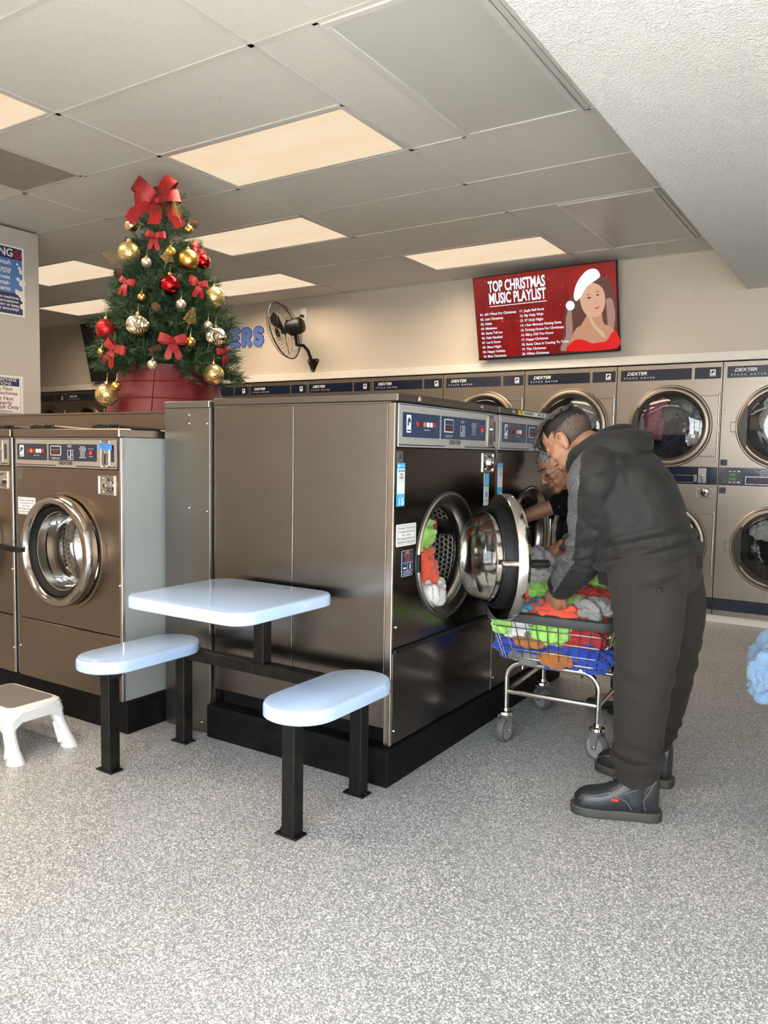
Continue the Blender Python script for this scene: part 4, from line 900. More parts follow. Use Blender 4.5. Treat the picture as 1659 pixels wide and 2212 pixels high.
# laundry behind the dryer glass
for i, (c_, loc_, sz, lab) in enumerate((('pink', (-.07, 4.06, 1.60), (.18, .14, .40), 'pink towel pressed against the dryer glass'), ('cream', (-.17, 4.05, 1.44), (.10, .12, .36), 'cream towel beside the pink one in the dryer'), ('navy', (.12, 4.10, 1.50), (.34, .2, .42), 'navy trousers tumbling in the dryer with the pink towel'), ('white', (.22, 4.03, 1.46), (.14, .08, .20), 'white cloth with zigzag print low in that dryer'), ('slate', (.10, 4.05, 1.60), (.30, .12, .14), 'slate blue cloth over the navy trousers'),
        ('white', (.86, 4.05, 1.56), (.30, .12, .40), 'white shirt behind the upper glass of dryer 67'), ('ash', (.90, 4.10, 1.36), (.34, .14, .20), 'dark grey cloth low behind the upper glass of dryer 67'), ('white', (.88, 4.03, .72), (.42, .10, .16), 'white garment high behind the lower glass of dryer 68'), ('black', (.88, 4.08, .52), (.44, .16, .34), 'black garment filling dryer 68'),
        ('pale', (-.66, 4.06, 1.62), (.26, .14, .26), 'pale cloth swirling in the dryer behind the heads'), ('ash', (-.78, 4.10, 1.42), (.4, .16, .24), 'dark cloth below the pale one behind the heads'), ('black', (.10, 4.10, .52), (.42, .16, .34), 'black laundry in the lower dryer behind the man'))):
    garment('laundry', lab, CL[c_], loc_, sz, 300 + i, 5, amp=.13, k=3.4, group='laundry inside the dryers')
# zigzag on the white cloth
g = G()
for k in range(4): g.prism([(-.05 + k * .026, .02), (-.024 + k * .026, .02), (-.037 + k * .026, .065)], (0, -.048, 0), UX, UZ, .003)
obj('zigzag_print', g, CL['slate'], [o for o in bpy.data.objects if o.get('label', '').startswith('white cloth with zigzag')][0], smooth=False)
# second cart mostly out of the picture with a blue shirt over its rim
build_cart('laundry_cart', 'second laundry cart, almost wholly outside the picture beside the man', (1.60, .60, 0), R(-8))
garment('laundry', 'light blue denim shirt hanging off the cart at the picture edge', CL['denim'], (1.245, .46, .555), (.15, .26, .21), 431, 5, amp=.16, k=3.0, group='laundry in the second cart')
garment('laundry', 'blue grey cloth lying in the second cart', CL['slate'], (1.60, .64, .50), (.42, .56, .22), 433, 5, amp=.15, k=3.6, group='laundry in the second cart')

# ------------------------------------------------------------------ lit screen and dark screen on the wall
def tv(name, label, loc, tilt, roll, lit):
    t = thing(name, label, 'television', loc); t.rotation_euler = (R(tilt), R(roll), 0); W, H = 1.236, .700
    obj('case', G().box(-W / 2, W / 2, -.008, .035, -H / 2, H / 2, .004).box(-.30, .30, .035, .06, -.2, .15, .006), BLACK, t, smooth=False)
    obj('mount', G().box(-.12, .12, .06, .085, -.22, .12, .003).box(-.03, .03, .085, .135, -.26, -.14, .003), BLACKM, t, smooth=False)
    obj('chin', G().box(-W / 2, W / 2, -.012, -.008, -H / 2, -H / 2 + .016, .001), BLACK, t, smooth=False)
    if not lit:
        plate('screen', mat('dead_screen', (.006, .006, .007), .12, coat=.5), t, -W / 2 + .008, W / 2 - .008, -H / 2 + .017, H / 2 - .008, -.008, .001); return t
    def em(n_, c, s_=1.0): return mat('screen_' + n_, tuple(q * .05 for q in c), .3, emit=c, estr=s_)
    RED = em('red', (.30, .006, .008), .8); tt = NT(RED); nz = tt.noise(tt.coords('Object'), 3.0, 4, .6); tt.link(tt.ramp(nz.outputs['Fac'], [(.3, (.12, .002, .004)), (.7, (.36, .008, .009))]), tt.b.inputs['Emission Color'])
    s = plate('screen', RED, t, -W / 2 + .008, W / 2 - .008, -H / 2 + .017, H / 2 - .008, -.008, .001); Y = -.009
    WT = em('white', (.74, .82, .95)); x0 = -W / 2
    ftext('lettering', 'TOP CHRISTMAS', WT, s, x0 + .395, .255, Y, .122, fit=.51, bold=.032); ftext('lettering', 'MUSIC PLAYLIST', WT, s, x0 + .395, .155, Y, .122, fit=.51, bold=.032)
    plate('underline', WT, s, x0 + .14, x0 + .655, .094, .100, Y, .0006)
    L1 = ['01. All I Want For Christmas', '02. Last Christmas', '03. Falala', '04. Mistletoe', '05. Santa Tell me', '06. Feliz Navidad', '07. Let It Snow', '09. Silent Night', '08. Happy Holiday', '10. Blue Christmas']
    L2 = ['11. Jingle Bell Rock', '12. My Only Wish', "13. O' Holy Night", '14. I Saw Mommy Kissing Santa', '15. Driving Home For Christmas', '16. Mary, Did You Know', '17. Happy Christmas', '18. Santa Claus Is Coming To Town', '19. This Christmas', '20. White Christmas']
    for k in range(10):
        ftext('lettering', L1[k], WT, s, x0 + .045, .035 - k * .0395, Y, .0285, align='LEFT', bold=.026, res=2); ftext('lettering', L2[k], WT, s, x0 + .41, .035 - k * .0395, Y - .004, .0285, align='LEFT', bold=.026, res=2)
    # snow specks
    g = G(); rs = random.Random(4)
    for k in range(70): g.lathe([(0, 0), (rs.choice([.002, .003, .0045]), 0)], (x0 + rs.uniform(.02, 1.2), Y - .0004, rs.uniform(-.31, .33)), (0, -1, 0), 6)
    obj('snow_specks', g, em('fleck', (.55, .25, .2)), s, smooth=False)
    # a generic festive figure: hair, face, red top, fur-trimmed cap
    def shape(n_, pts, m_, lift):
        # smooth closed outline
        P_ = [Vector(p) for p in pts]; n = len(P_); out = []
        for i in range(n):
            a, b, c, d = P_[i - 1], P_[i], P_[(i + 1) % n], P_[(i + 2) % n]
            for q in range(4):
                u = q / 4; out.append(.5 * ((2 * b) + (-a + c) * u + (2 * a - 5 * b + 4 * c - d) * u * u + (-a + 3 * b - 3 * c + d) * u ** 3))
        g = G(); g.prism([(p[0], p[1]) for p in out], (x0, Y - lift, 0), UX, UZ, .0005); bmesh.ops.triangulate(g.bm, faces=g.bm.faces); return obj(n_, g, m_, s, smooth=False)
    HAIR, HAIR2, SKIN, SKIN2 = em('hair', (.10, .045, .035)), em('hair_light', (.34, .19, .16)), em('skin', (.48, .24, .15)), em('skin_light', (.60, .34, .23))
    shape('figure_hair', [(.86, .12), (.80, -.02), (.79, -.16), (.74, -.31), (.80, -.322), (.90, -.30), (1.10, -.25), (1.21, -.20), (1.218, .02), (1.19, .17), (1.12, .24), (.98, .22)], HAIR, .0006)
    for a in (([(.86, .06), (.81, -.06), (.81, -.20), (.77, -.31), (.82, -.30), (.86, -.18), (.86, -.05)]), ([(1.14, .05), (1.17, -.06), (1.15, -.16), (1.19, -.19), (1.212, -.06), (1.19, .06)]), ([(.83, -.10), (.80, -.2), (.75, -.30), (.79, -.31), (.85, -.22)])): shape('figure_lock', a, HAIR2, .0012)
    shape('figure_shoulder', [(.86, -.28), (.88, -.16), (.95, -.11), (1.00, -.03), (1.10, -.03), (1.11, -.12), (1.19, -.17), (1.20, -.30)], SKIN, .0018)
    shape('figure_face', [(.935, .12), (.945, .02), (.995, -.058), (1.075, -.066), (1.125, -.01), (1.138, .08), (1.11, .16), (1.03, .20), (.96, .18)], SKIN2, .0024)
    shape('figure_top', [(.815, -.322), (.86, -.245), (.93, -.235), (1.03, -.275), (1.13, -.265), (1.18, -.20), (1.218, -.20), (1.218, -.322)], em('dress', (.62, .012, .012)), .0026)
    for e_ in ((1.010, .085, .018, .0075), (1.080, .100, .014, .0065)): shape('figure_eye', [(e_[0] - e_[2], e_[1]), (e_[0], e_[1] + e_[3]), (e_[0] + e_[2], e_[1]), (e_[0], e_[1] - e_[3])], HAIR, .003)
    for e_ in ((1.005, .108), (1.082, .122)): shape('figure_brow', [(e_[0] - .024, e_[1] - .004), (e_[0], e_[1] + .006), (e_[0] + .02, e_[1] + .004), (e_[0], e_[1] + .001)], HAIR, .003)
    shape('figure_mouth', [(1.045, .0), (1.065, .006), (1.095, .014), (1.075, -.008)], em('lip', (.55, .10, .12)), .003)
    shape('figure_nose', [(1.055, .045), (1.07, .034), (1.08, .042), (1.068, .05)], SKIN, .003)
    shape('figure_necklace', [(.99, -.03), (1.02, -.12), (1.08, -.20), (1.12, -.24), (1.12, -.20), (1.07, -.15), (1.03, -.09), (1.01, -.03)], em('jewel', (.55, .40, .22)), .0032)
    shape('figure_cap', [(.845, .13), (.84, .22), (.87, .30), (.96, .325), (1.06, .31), (1.08, .25), (.95, .20), (.90, .10)], em('cap', (.26, .006, .008)), .0034)
    shape('figure_cap_trim', [(.885, .10), (.905, .07), (.945, .10), (1.00, .175), (1.09, .225), (1.105, .255), (1.07, .30), (1.00, .295), (.93, .23), (.895, .16)], em('fur', (.80, .87, .98)), .004)
    shape('figure_pompom', [(.815, .04), (.835, .005), (.875, .008), (.89, .045), (.865, .075), (.83, .07)], em('fur', (1, 1, 1)), .004)
    return t
tv('wall_television', 'lit red television listing a Christmas music playlist', (-.952, 3.822, 2.432), 12.6, -.6, True)
tv('wall_television', 'dark switched off television half hidden behind the tree', (-6.30, 3.822, 2.43), 12.6, 0, False)

# ------------------------------------------------------------------ wall sign, outlet, fan
t = thing('letter_sign', 'blue bubble letter wall sign partly hidden by the tree', 'sign', (-4.65, YW, 2.48))
BUB, BUBO = mat('bubble_blue', (.12, .20, .55), .6), mat('bubble_navy', (.03, .03, .14), .6)
STROKES = dict(D=[[(0, 0), (0, 1), (.35, 1), (.62, .75), (.62, .25), (.35, 0), (0, 0)]], R=[[(0, 0), (0, 1), (.38, 1), (.58, .86), (.58, .64), (.38, .48), (0, .48)], [(.3, .46), (.60, 0)]], Y=[[(0, 1), (.32, .5), (.32, 0)], [(.64, 1), (.32, .5)]], E=[[(.56, 1), (0, 1), (0, 0), (.56, 0)], [(0, .5), (.48, .5)]], S=[[(.58, .88), (.40, 1), (.14, 1), (0, .84), (.04, .62), (.30, .5), (.56, .38), (.60, .16), (.44, 0), (.16, 0), (0, .12)]])
def bubble(name, m_, parent, ch, ox_, r_, y0, th, sz):
    g = G(); jj = 0
    for st in STROKES[ch]:
        for (a, b) in zip(st[:-1], st[1:]):
            A2, B2 = Vector((ox_ + a[0] * sz, (a[1] - .5) * sz)), Vector((ox_ + b[0] * sz, (b[1] - .5) * sz)); d = (B2 - A2).normalized(); a0 = atan2(d.y, d.x); pts = [(B2.x + r_ * cos(a0 - pi / 2 + pi * q / 8), B2.y + r_ * sin(a0 - pi / 2 + pi * q / 8)) for q in range(9)] + [(A2.x + r_ * cos(a0 + pi / 2 + pi * q / 8), A2.y + r_ * sin(a0 + pi / 2 + pi * q / 8)) for q in range(9)]
            g.prism(pts, (0, y0 - .00025 * jj, 0), UX, UZ, th); jj += 1
    return obj(name, g, m_, parent, smooth=False)
xx = -.505
for ch, w_ in (('D', .172), ('R', .172), ('Y', .172), ('E', .162), ('R', .172), ('S', .165)):
    o = bubble('letter', WHITE, t, ch, xx + .035, .044, -.001, .005, .150); bubble('outline', BUBO, o, ch, xx + .035, .036, -.006, .004, .150); bubble('face', BUB, o, ch, xx + .035, .029, -.010, .005, .150); xx += w_
t = thing('wall_outlet', 'white wall outlet with a black plug above the fan', 'outlet', (-3.62, YW, 2.665))
obj('cover_plate', G().box(-.036, .036, -.006, 0, -.058, .058, .002), PAPER, t, smooth=False)
for q in (.022, -.022): obj('socket', G().box(-.017, .017, -.0085, -.005, q - .014, q + .014, .002), WHITE, t, smooth=False)
t = thing('wall_fan', 'black wall fan in a wire cage, turned aside on a curved bracket', 'fan', (-3.488, YW, 2.135))
O_ = Vector((-3.488, YW, 2.135)); hub = Vector((-3.605, 3.665, 2.452)) - O_; A_ = Vector((-.90, -.17, -.24)).normalized(); fu, fv = basis(A_)
g = G(); RC = .285
def cp_(r, h, a): return hub + A_ * h + (fu * cos(a) + fv * sin(a)) * r
NS = 56
for k in range(NS):
    a = 2 * pi * k / NS
    g.tube([cp_(.045, .075, a), cp_(.12, .078, a), cp_(.20, .070, a), cp_(.26, .045, a), cp_(RC, .0, a)], .0013, 3, cap=False); g.tube([cp_(.07, -.085, a), cp_(.16, -.085, a), cp_(.24, -.06, a), cp_(RC, .0, a)], .0013, 3, cap=False)
for r_, h_ in ((.08, .0765), (.12, .078), (.16, .075), (.20, .070), (.24, .056), (.11, -.086), (.17, -.084), (.23, -.064)): g.tube([cp_(r_, h_, 2 * pi * k / 40) for k in range(40)], .0014, 4, closed=True)
obj('cage', g, BLACKM, t); c_ = t.children[-1]
obj('cage_ring', G().tube([cp_(RC, .0, 2 * pi * k / 48) for k in range(48)], .006, 8, closed=True), BLACKM, c_); obj('badge', G().lathe([(.0, .0), (.045, .0), (.045, -.006)], tuple(hub + A_ * .082), tuple(A_), 20), BLACKM, c_)
for k in range(3):
    a0 = 2 * pi * k / 3 + .5; P_ = []
    for r_, da, dh in ((.03, -.25, .012), (.10, -.30, .022), (.20, -.24, .026), (.245, -.05, .010), (.24, .22, -.014), (.16, .34, -.022), (.08, .36, -.016), (.03, .25, -.01)): P_.append(cp_(r_, dh, a0 + da))
    gg = G(); gg._geom(P_ + [p - A_ * .003 for p in P_], [tuple(range(8)), tuple(range(15, 7, -1))] + [(i, (i + 1) % 8, 8 + (i + 1) % 8, 8 + i) for i in range(8)]); obj('blade', gg, BLACK, t, smooth=False)
obj('hub', G().lathe([(0, .03), (.025, .028), (.035, .015), (.035, -.03)], tuple(hub), tuple(A_), 20), BLACK, t)
obj('motor', G().lathe([(.04, -.03), (.06, -.05), (.075, -.07), (.082, -.10), (.082, -.17), (.075, -.20), (.055, -.215), (0, -.22)], tuple(hub), tuple(A_), 28), BLACK, t, ang=50)
m0 = hub - A_ * .13
obj('arm', G().tube([m0 + Vector((0, 0, -.06)), m0 + Vector((.0, .01, -.11)), Vector((-.06, -.20, .19)), Vector((-.01, -.15, .185)), Vector((.0, -.09, .14)), Vector((0, -.04, .06)), Vector((0, -.018, -.01)), Vector((0, -.015, -.04))], .016, 12), BLACKM, t, ang=60)
obj('wall_plate', G().prism([(-.075, .055), (-.06, .068), (.06, .068), (.075, .055), (.015, -.062), (-.015, -.062)], (0, 0, 0), UX, UZ, .008), BLACKM, t, smooth=False)
for q in ((-.052, .05), (.052, .05), (0, -.045)): obj('bolt', G().lathe([(0, .008), (.008, .007), (.010, 0)], (q[0], -.008, q[1]), (0, -1, 0), 10), ZINC, t)
pl = Vector((-3.62, YW - .012, 2.643)) - O_
obj('power_cord', G().tube([pl, pl + Vector((0, -.04, .0)), pl + Vector((-.03, -.06, -.03)), pl + Vector((-.03, -.12, -.10)), m0 + Vector((.02, .02, .09)), m0 + Vector((0, 0, .05))], .0045, 6).box(pl.x - .014, pl.x + .014, pl.y - .035, pl.y, pl.z - .012, pl.z + .012, .003), RUBBER, t)

# ------------------------------------------------------------------ posters on the partition (face +X)
PY, PZ = Vector((0, 1, 0)), UZ
def pquad(name, m_, parent, y0, y1, z0, z1, x, t_=.001, r=0):
    g = G(); quad(g, (x, (y0 + y1) / 2, (z0 + z1) / 2), PY, PZ, y1 - y0, z1 - z0, t_, r); return obj(name, g, m_, parent, smooth=False)
def ptext(s, m_, parent, y, z, x, size, **kw): return text('lettering', s, m_, parent, (x, y, z), PY, PZ, size, **kw)
t = thing('warning_poster', 'blue and white warning poster on the grey partition', 'poster', (-3.83, .72, 2.44)); sh = pquad('sheet', PAPER, t, -.30, .30, -.245, .245, .0, .003)
PN, PB = mat('poster_navy', (.012, .018, .10), .45), mat('poster_blue', (.075, .19, .46), .45)
pquad('band', PN, sh, -.288, .283, .155, .233, .003, .0006); pquad('band', PB, sh, -.288, .283, -.085, .155, .003, .0006); pquad('band', PN, sh, -.288, .283, -.233, -.085, .003, .0006)
ptext('WARNING', INKW, sh, .035, .193, .0036, .075, fit=.36, bold=.03)
g = G(); g.lathe([(.022, 0), (.022, .0008), (.031, .0008), (.031, 0)], (.0036, .25, .193), (1, 0, 0), 28); g.prism([(-.024, .02), (-.018, .025), (.024, -.02), (.018, -.025)], (.0036, .25, .193), PY, PZ, .0008); obj('ban_mark', g, mat('ban_red', (.45, .03, .03), .45), sh, smooth=False)
ptext('Please DO NOT wash\nthe following items', INKW, sh, .20, .102, .0036, .048, fit=.44, align='RIGHT', bold=.02)
ptext('Carpets or rugs\nShoes or tennis shoes\nPet beds or any animal-\nrelated items', INKW, sh, .19, .002, .0036, .040, fit=.42, align='RIGHT', bold=.02)
ptext('These items may damage the machines\nand cause service interruptions.\nThank you for helping us keep\nthe machines running smoothly!', INKW, sh, .255, -.158, .0036, .027, fit=.50, align='RIGHT', bold=.02)
g = G()
for y, z, r in ((.245, .125, .008), (.262, .100, .012), (.275, .075, .017), (.25, .02, .013), (.283, -.005, .026), (.245, -.075, .018), (.272, -.085, .024), (.285, -.115, .02), (.235, -.06, .008), (.282, -.17, .02)): g.lathe([(0, .0011 + r * .01), (r, .0011 + r * .01), (r, 0)], (.0036, y, z), (1, 0, 0), 18)
obj('bubbles', g, PAPER, sh, smooth=False)
t = thing('instruction_sign', 'white washing machine instructions sign low on the partition', 'sign', (-3.83, .78, 1.63)); sh = pquad('sheet', PAPER, t, -.215, .215, -.135, .135, .0, .003, .004)
pquad('band', PN, sh, -.195, .185, .062, .118, .003, .0006); ptext('WASHING MACHINE\nINSTRUCTIONS', INKW, sh, .0, .090, .0036, .030, fit=.33, bold=.01, line=.9)
MAR = mat('maroon_ink', (.20, .02, .025), .5)
ptext('Please Do Not\nOverload Machines', MAR, sh, .0, .025, .003, .036, fit=.34, line=.85, bold=.01); ptext('They Will Not\nSpin Properly\nFill to 3/4 Full Only', MAR, sh, .0, -.060, .003, .036, fit=.36, line=.85, bold=.01); ptext('The Management', PN, sh, .06, -.118, .003, .018, fit=.13, shear=.4)
g = G()
for q in ((-.2, .2, .122, .124), (-.2, .2, -.130, -.128)): quad(g, (.003, 0, (q[2] + q[3]) / 2), PY, PZ, .39, .002, .0005)
for q in (-.195, .195): quad(g, (.003, q, -.003), PY, PZ, .002, .252, .0005)
obj('border', g, PN, sh, smooth=False)

# ------------------------------------------------------------------ decorated tree on the bulkhead
TX, TY, TZ = -1.925, .662, 1.4475
t = thing('christmas_tree', 'decorated artificial christmas tree standing on the steel bulkhead', 'tree', (TX, TY, TZ)); tree = t
collar_m = mat('red_tree_collar', (.135, .007, .010), .45)
tc_ = thing('tree_collar', 'red metal tree collar around the foot of the tree', 'tree collar', (TX, TY, TZ))
def crad(h): return .335 - .080 * h / .262
for k in range(4):                                              # four curved sheets with pressed ridges
    a0, a1 = 2 * pi * k / 4 - .98 + .006, 2 * pi * (k + 1) / 4 - .98 - .006; prof = []
    for h in (0, .004, .075, .079, .083, .165, .169, .173, .255, .262): prof.append((crad(h) + (.003 if h in (.079, .169, 0, .262) else 0), h))
    rings = [[Vector((r_ * cos(a0 + (a1 - a0) * j / 20), r_ * sin(a0 + (a1 - a0) * j / 20), h)) for j in range(21)] for r_, h in prof]
    g = G(); g.loft(rings, closed_u=False, cap=False); bmesh.ops.recalc_face_normals(g.bm, faces=g.bm.faces)
    bmesh.ops.solidify(g.bm, geom=g.bm.faces[:], thickness=.002); obj('sheet', g, collar_m, tc_, ang=25, fix=False)
bark = mat('tree_trunk', (.05, .035, .02), .9)
obj('trunk', G().cyl((0, 0, 0), (0, 0, 1.2), .022, .006, 8), bark, t)
def needle_mat(name, c1, c2):
    m = mat(name, c1, .6); tt = NT(m); n = tt.noise(tt.coords('Object'), 11, 2); tt.link(tt.ramp(n.outputs['Fac'], [(.35, c1), (.68, c2)]), tt.b.inputs['Base Color']); return m
NEED = [needle_mat('needles_dark', (.010, .030, .012), (.028, .075, .030)), needle_mat('needles_mid', (.014, .042, .014), (.050, .105, .035))]
def branch_mesh(seed):
    rs = random.Random(seed); V = []; Fc = []
    def needle(p, d, ln, w):
        a, b = basis(d); s = a * cos(rs.random() * 6) + b * sin(rs.random() * 6); s = s.normalized() * w; k = len(V)
        V.extend([p - s, p + s, p + d * ln + s * .3, p + d * ln - s * .3]); Fc.append((k, k + 1, k + 2, k + 3))
    def twig(p0, p1, n):
        d = (p1 - p0); L = d.length; d.normalize(); a, b = basis(d); k = len(V)
        for q in range(4): V.append(p0 + (a * cos(q * pi / 2) + b * sin(q * pi / 2)) * .006)
        V.append(p1)
        for q in range(4): Fc.append((k + q, k + (q + 1) % 4, k + 4))
        for i in range(n):
            f_ = (i + rs.random()) / n; an = rs.random() * 2 * pi; sp = .72 + .25 * rs.random()
            dd = (d * .78 + (a * cos(an) + b * sin(an)) * sp).normalized()
            if f_ > .94: dd = (d + (a * cos(an) + b * sin(an)) * .35).normalized()
            needle(p0 + (p1 - p0) * f_, dd, .105 * (.8 + .4 * rs.random()), .0048)
    twig(Vector((.18, 0, 0)), Vector((1, 0, rs.uniform(-.06, .10))), 110)
    for k in range(5):
        x = .30 + .13 * k; sd = 1 if k % 2 else -1; ln = .42 - .05 * k
        twig(Vector((x, 0, .01)), Vector((x + ln * .72, sd * ln * .62, rs.uniform(-.08, .14))), 62)
    for k in range(2): twig(Vector((.35 + .2 * k, 0, 0)), Vector((.75 + .15 * k, rs.uniform(-.1, .1), .22)), 48)
    me = bpy.data.meshes.new('branch'); me.from_pydata([tuple(v) for v in V], [], Fc); return me
BM = [branch_mesh(s) for s in range(6)]
for i, m_ in enumerate(BM): m_.materials.append(NEED[i % 2])
def trad(z): return float(np.interp(z, [1.74, 1.80, 2.0, 2.27, 2.5, 2.66], [.39, .40, .325, .25, .165, .05]))
rs = random.Random(11); nb = 0; z = 1.765
while z < 2.64:
    rr_ = trad(z); cnt = max(5, int(21 * rr_ / .40)); ph = rs.random() * 6
    for k in range(cnt):
        a = ph + 2 * pi * k / cnt + rs.uniform(-.12, .12); L = rr_ * rs.uniform(.86, 1.12); pitch = rs.uniform(-.05, .30) + (.35 if z > 2.45 else 0)
        if z < 1.83: pitch = rs.uniform(-.22, .08)
        o = link('branch', BM[nb % 6], None, tree, (0, 0, z - TZ - .10 * L), None)
        o.rotation_euler = (rs.uniform(-.6, .6), -pitch, a); s_ = max(L, .13); o.scale = (s_, s_ * rs.uniform(.85, 1.15), s_); nb += 1
    z += .052 + .012 * rs.random()
for k in range(5):
    o = link('branch', BM[k], None, tree, (0, 0, 2.52 - TZ)); o.rotation_euler = (0, -R(78 - 8 * k), k * 1.3); o.scale = (.17, .15, .15)

def glit(name, c1, c2, rough, metal):
    m = mat(name, c1, rough, metal); tt = NT(m); v = tt.add('ShaderNodeTexVoronoi'); v.inputs['Scale'].default_value = 330; tt.link(tt.coords('Object'), v.inputs['Vector'])
    sp = tt.add('ShaderNodeSeparateColor'); tt.link(v.outputs['Color'], sp.inputs[0]); tt.link(tt.ramp(sp.outputs[0], [(.15, c1), (.8, c2)]), tt.b.inputs['Base Color']); tt.bump(sp.outputs[1], .7, .002); return m
BAU = dict(gold_glitter=glit('gold_glitter', (.20, .13, .04), (.95, .75, .36), .28, .9), gold_satin=mat('gold_satin', (.62, .39, .10), .30, 1.0), gold_mirror=mat('gold_mirror', (.85, .70, .36), .06, 1.0), champagne=glit('champagne_glitter', (.30, .24, .18), (.95, .85, .70), .3, .85),
           ribbed=mat('champagne_ribbed', (.86, .77, .60), .10, 1.0), red_mirror=mat('red_mirror', (.62, .015, .02), .08, 1.0), red_glitter=glit('red_glitter', (.14, .005, .006), (.75, .03, .035), .3, .8))
CAP = mat('bauble_cap', (.6, .45, .2), .3, 1.0)
BL = [('gold_glitter', -1.936, 0.409, 2.297, 0.058, 'large gold glitter bauble high on the partition side of the tree'), ('gold_glitter', -1.625, 0.725, 2.09, 0.057, 'gold glitter bauble below the bow on the fan side of the tree'), ('gold_glitter', -1.548, 0.644, 1.66, 0.056, 'gold glitter bauble hanging low in front of the collar on the fan side'), ('gold_glitter', -1.953, 0.272, 1.536, 0.059, 'gold glitter bauble hanging lowest, beside the collar'),
 ('gold_satin', -1.684, 0.593, 2.268, 0.056, 'large satin gold bauble in the upper middle of the tree'), ('gold_mirror', -2.015, 0.491, 2.472, 0.039, 'mirror gold bauble half hidden beside the top bow'), ('gold_satin', -1.739, 0.648, 2.448, 0.024, 'small satin gold bauble at the top beside a pine cone'), ('gold_satin', -1.736, 0.518, 2.3, 0.027, 'small satin gold bauble just beside the large satin one'),
 ('gold_satin', -1.799, 0.376, 2.045, 0.022, 'small satin gold bauble above the ribbed one'), ('gold_satin', -1.601, 0.528, 1.821, 0.028, 'small satin gold bauble beside the front bow'), ('gold_satin', -2.012, 0.288, 1.765, 0.022, 'small gold bauble tucked behind the lowest partition side bow'), ('champagne', -1.816, 0.423, 2.235, 0.027, 'small champagne bauble beneath the high gold glitter one'), ('champagne', -1.651, 0.51, 2.018, 0.027, 'small champagne bauble under the red mirror ball'),
 ('champagne', -1.704, 0.363, 1.69, 0.027, 'small champagne bauble hanging over the collar rim'), ('champagne', -1.587, 0.641, 1.923, 0.023, 'small champagne bauble above the ribbed ball on the fan side'), ('ribbed', -1.794, 0.346, 1.896, 0.057, 'ribbed champagne bauble in the lower middle'), ('ribbed', -1.575, 0.686, 1.866, 0.054, 'ribbed champagne bauble on the fan side of the tree'), ('red_mirror', -1.702, 0.48, 2.117, 0.053, 'shiny red mirror bauble in the middle of the tree'),
 ('red_glitter', -2.001, 0.308, 1.885, 0.054, 'red glitter bauble sticking out on the partition side'), ('red_mirror', -1.673, 0.69, 2.276, 0.039, 'red bauble behind the bow on the fan side'), ('gold_satin', -1.884, 0.279, 1.579, 0.026, 'dark gold bauble half behind the lowest glitter ball')]
for n_, x, y, z, r_, lab in BL:
    b = thing('bauble', lab, 'ornament', (x, y, z), 0, 'baubles on the tree'); g = G()
    if n_ == 'ribbed':
        n = 72; rings = []
        for i in range(1, 20):
            th = pi * i / 20; rings.append([Vector((cos(2 * pi * j / n + .25 * sin(3 * th)), sin(2 * pi * j / n + .25 * sin(3 * th)), 0)) * (r_ * sin(th) * (1 + .055 * cos(18 * 2 * pi * j / n))) + Vector((0, 0, -r_ * cos(th))) for j in range(n)])
        g.loft(rings)
    else: g.sphere((0, 0, 0), r_, 36, 20)
    obj('ball', g, BAU[n_], b, ang=60); obj('cap', G().cyl((0, 0, r_ * .95), (0, 0, r_ * 1.18), r_ * .2, n=12), CAP, b)
    obj('hook', G().tube([(0, 0, r_ * 1.15), (.003, 0, r_ * 1.35), (.0, .004, r_ * 1.35 + .02), (.0, .006, r_ * 1.35 + .035)], .0009, 4), CAP, b)
RIB = glit('red_ribbon', (.12, .003, .004), (.36, .010, .012), .45, .25)
def strip(pts, ups, w, th=.0015):
    g = G(); V = []; n = len(pts)
    ring = []
    for p, u in zip(pts, ups):
        p, u = Vector(p), Vector(u).normalized(); ring.append((p, u))
    for i, (p, u) in enumerate(ring):
        d = (ring[min(i + 1, n - 1)][0] - ring[max(i - 1, 0)][0]).normalized(); nn = d.cross(u).normalized() * th; ww = w[i] if isinstance(w, (list, tuple)) else w
        V.append([p - u * ww / 2 - nn, p + u * ww / 2 - nn, p + u * ww / 2 + nn, p - u * ww / 2 + nn])
    g.loft(V); return g
def bow(label, loc, s_, tilt=0.0, spin=0.0):
    """loops and tails face local -Y"""
    out = Vector((loc[0] - TX, loc[1] - TY, 0)); a = atan2(out.y, out.x) + pi / 2
    b = thing('bow', label, 'bow', loc, 0, 'red ribbon bows on the tree'); b.rotation_euler = (tilt, spin, a)
    for sx in (-1, 1):
        P_, U_ = [], []
        for k in range(13):
            q = 2 * pi * k / 12; P_.append((sx * s_ * (.52 - .50 * cos(q)), -s_ * (.10 + .30 * sin(q)), s_ * (.26 * (1 - cos(q)) * .5))); U_.append((sx * .25 * -1, 0, 1))
        obj('loop', strip(P_, U_, [s_ * (.34 + .38 * sin(pi * k / 12)) for k in range(13)]), RIB, b, ang=60)
        P_ = [(sx * s_ * q * .42, -s_ * (.12 + .12 * sin(q * 3)), -s_ * q * 1.25) for q in (0, .25, .5, .75, 1.0, 1.12)]
        obj('tail', strip(P_, [(1, 0, sx * .35)] * 6, [s_ * w for w in (.25, .40, .46, .5, .52, .1)]), RIB, b, ang=60)
    obj('knot', G().sphere((0, -s_ * .16, 0), (s_ * .17, s_ * .14, s_ * .20), 14, 8), RIB, b)
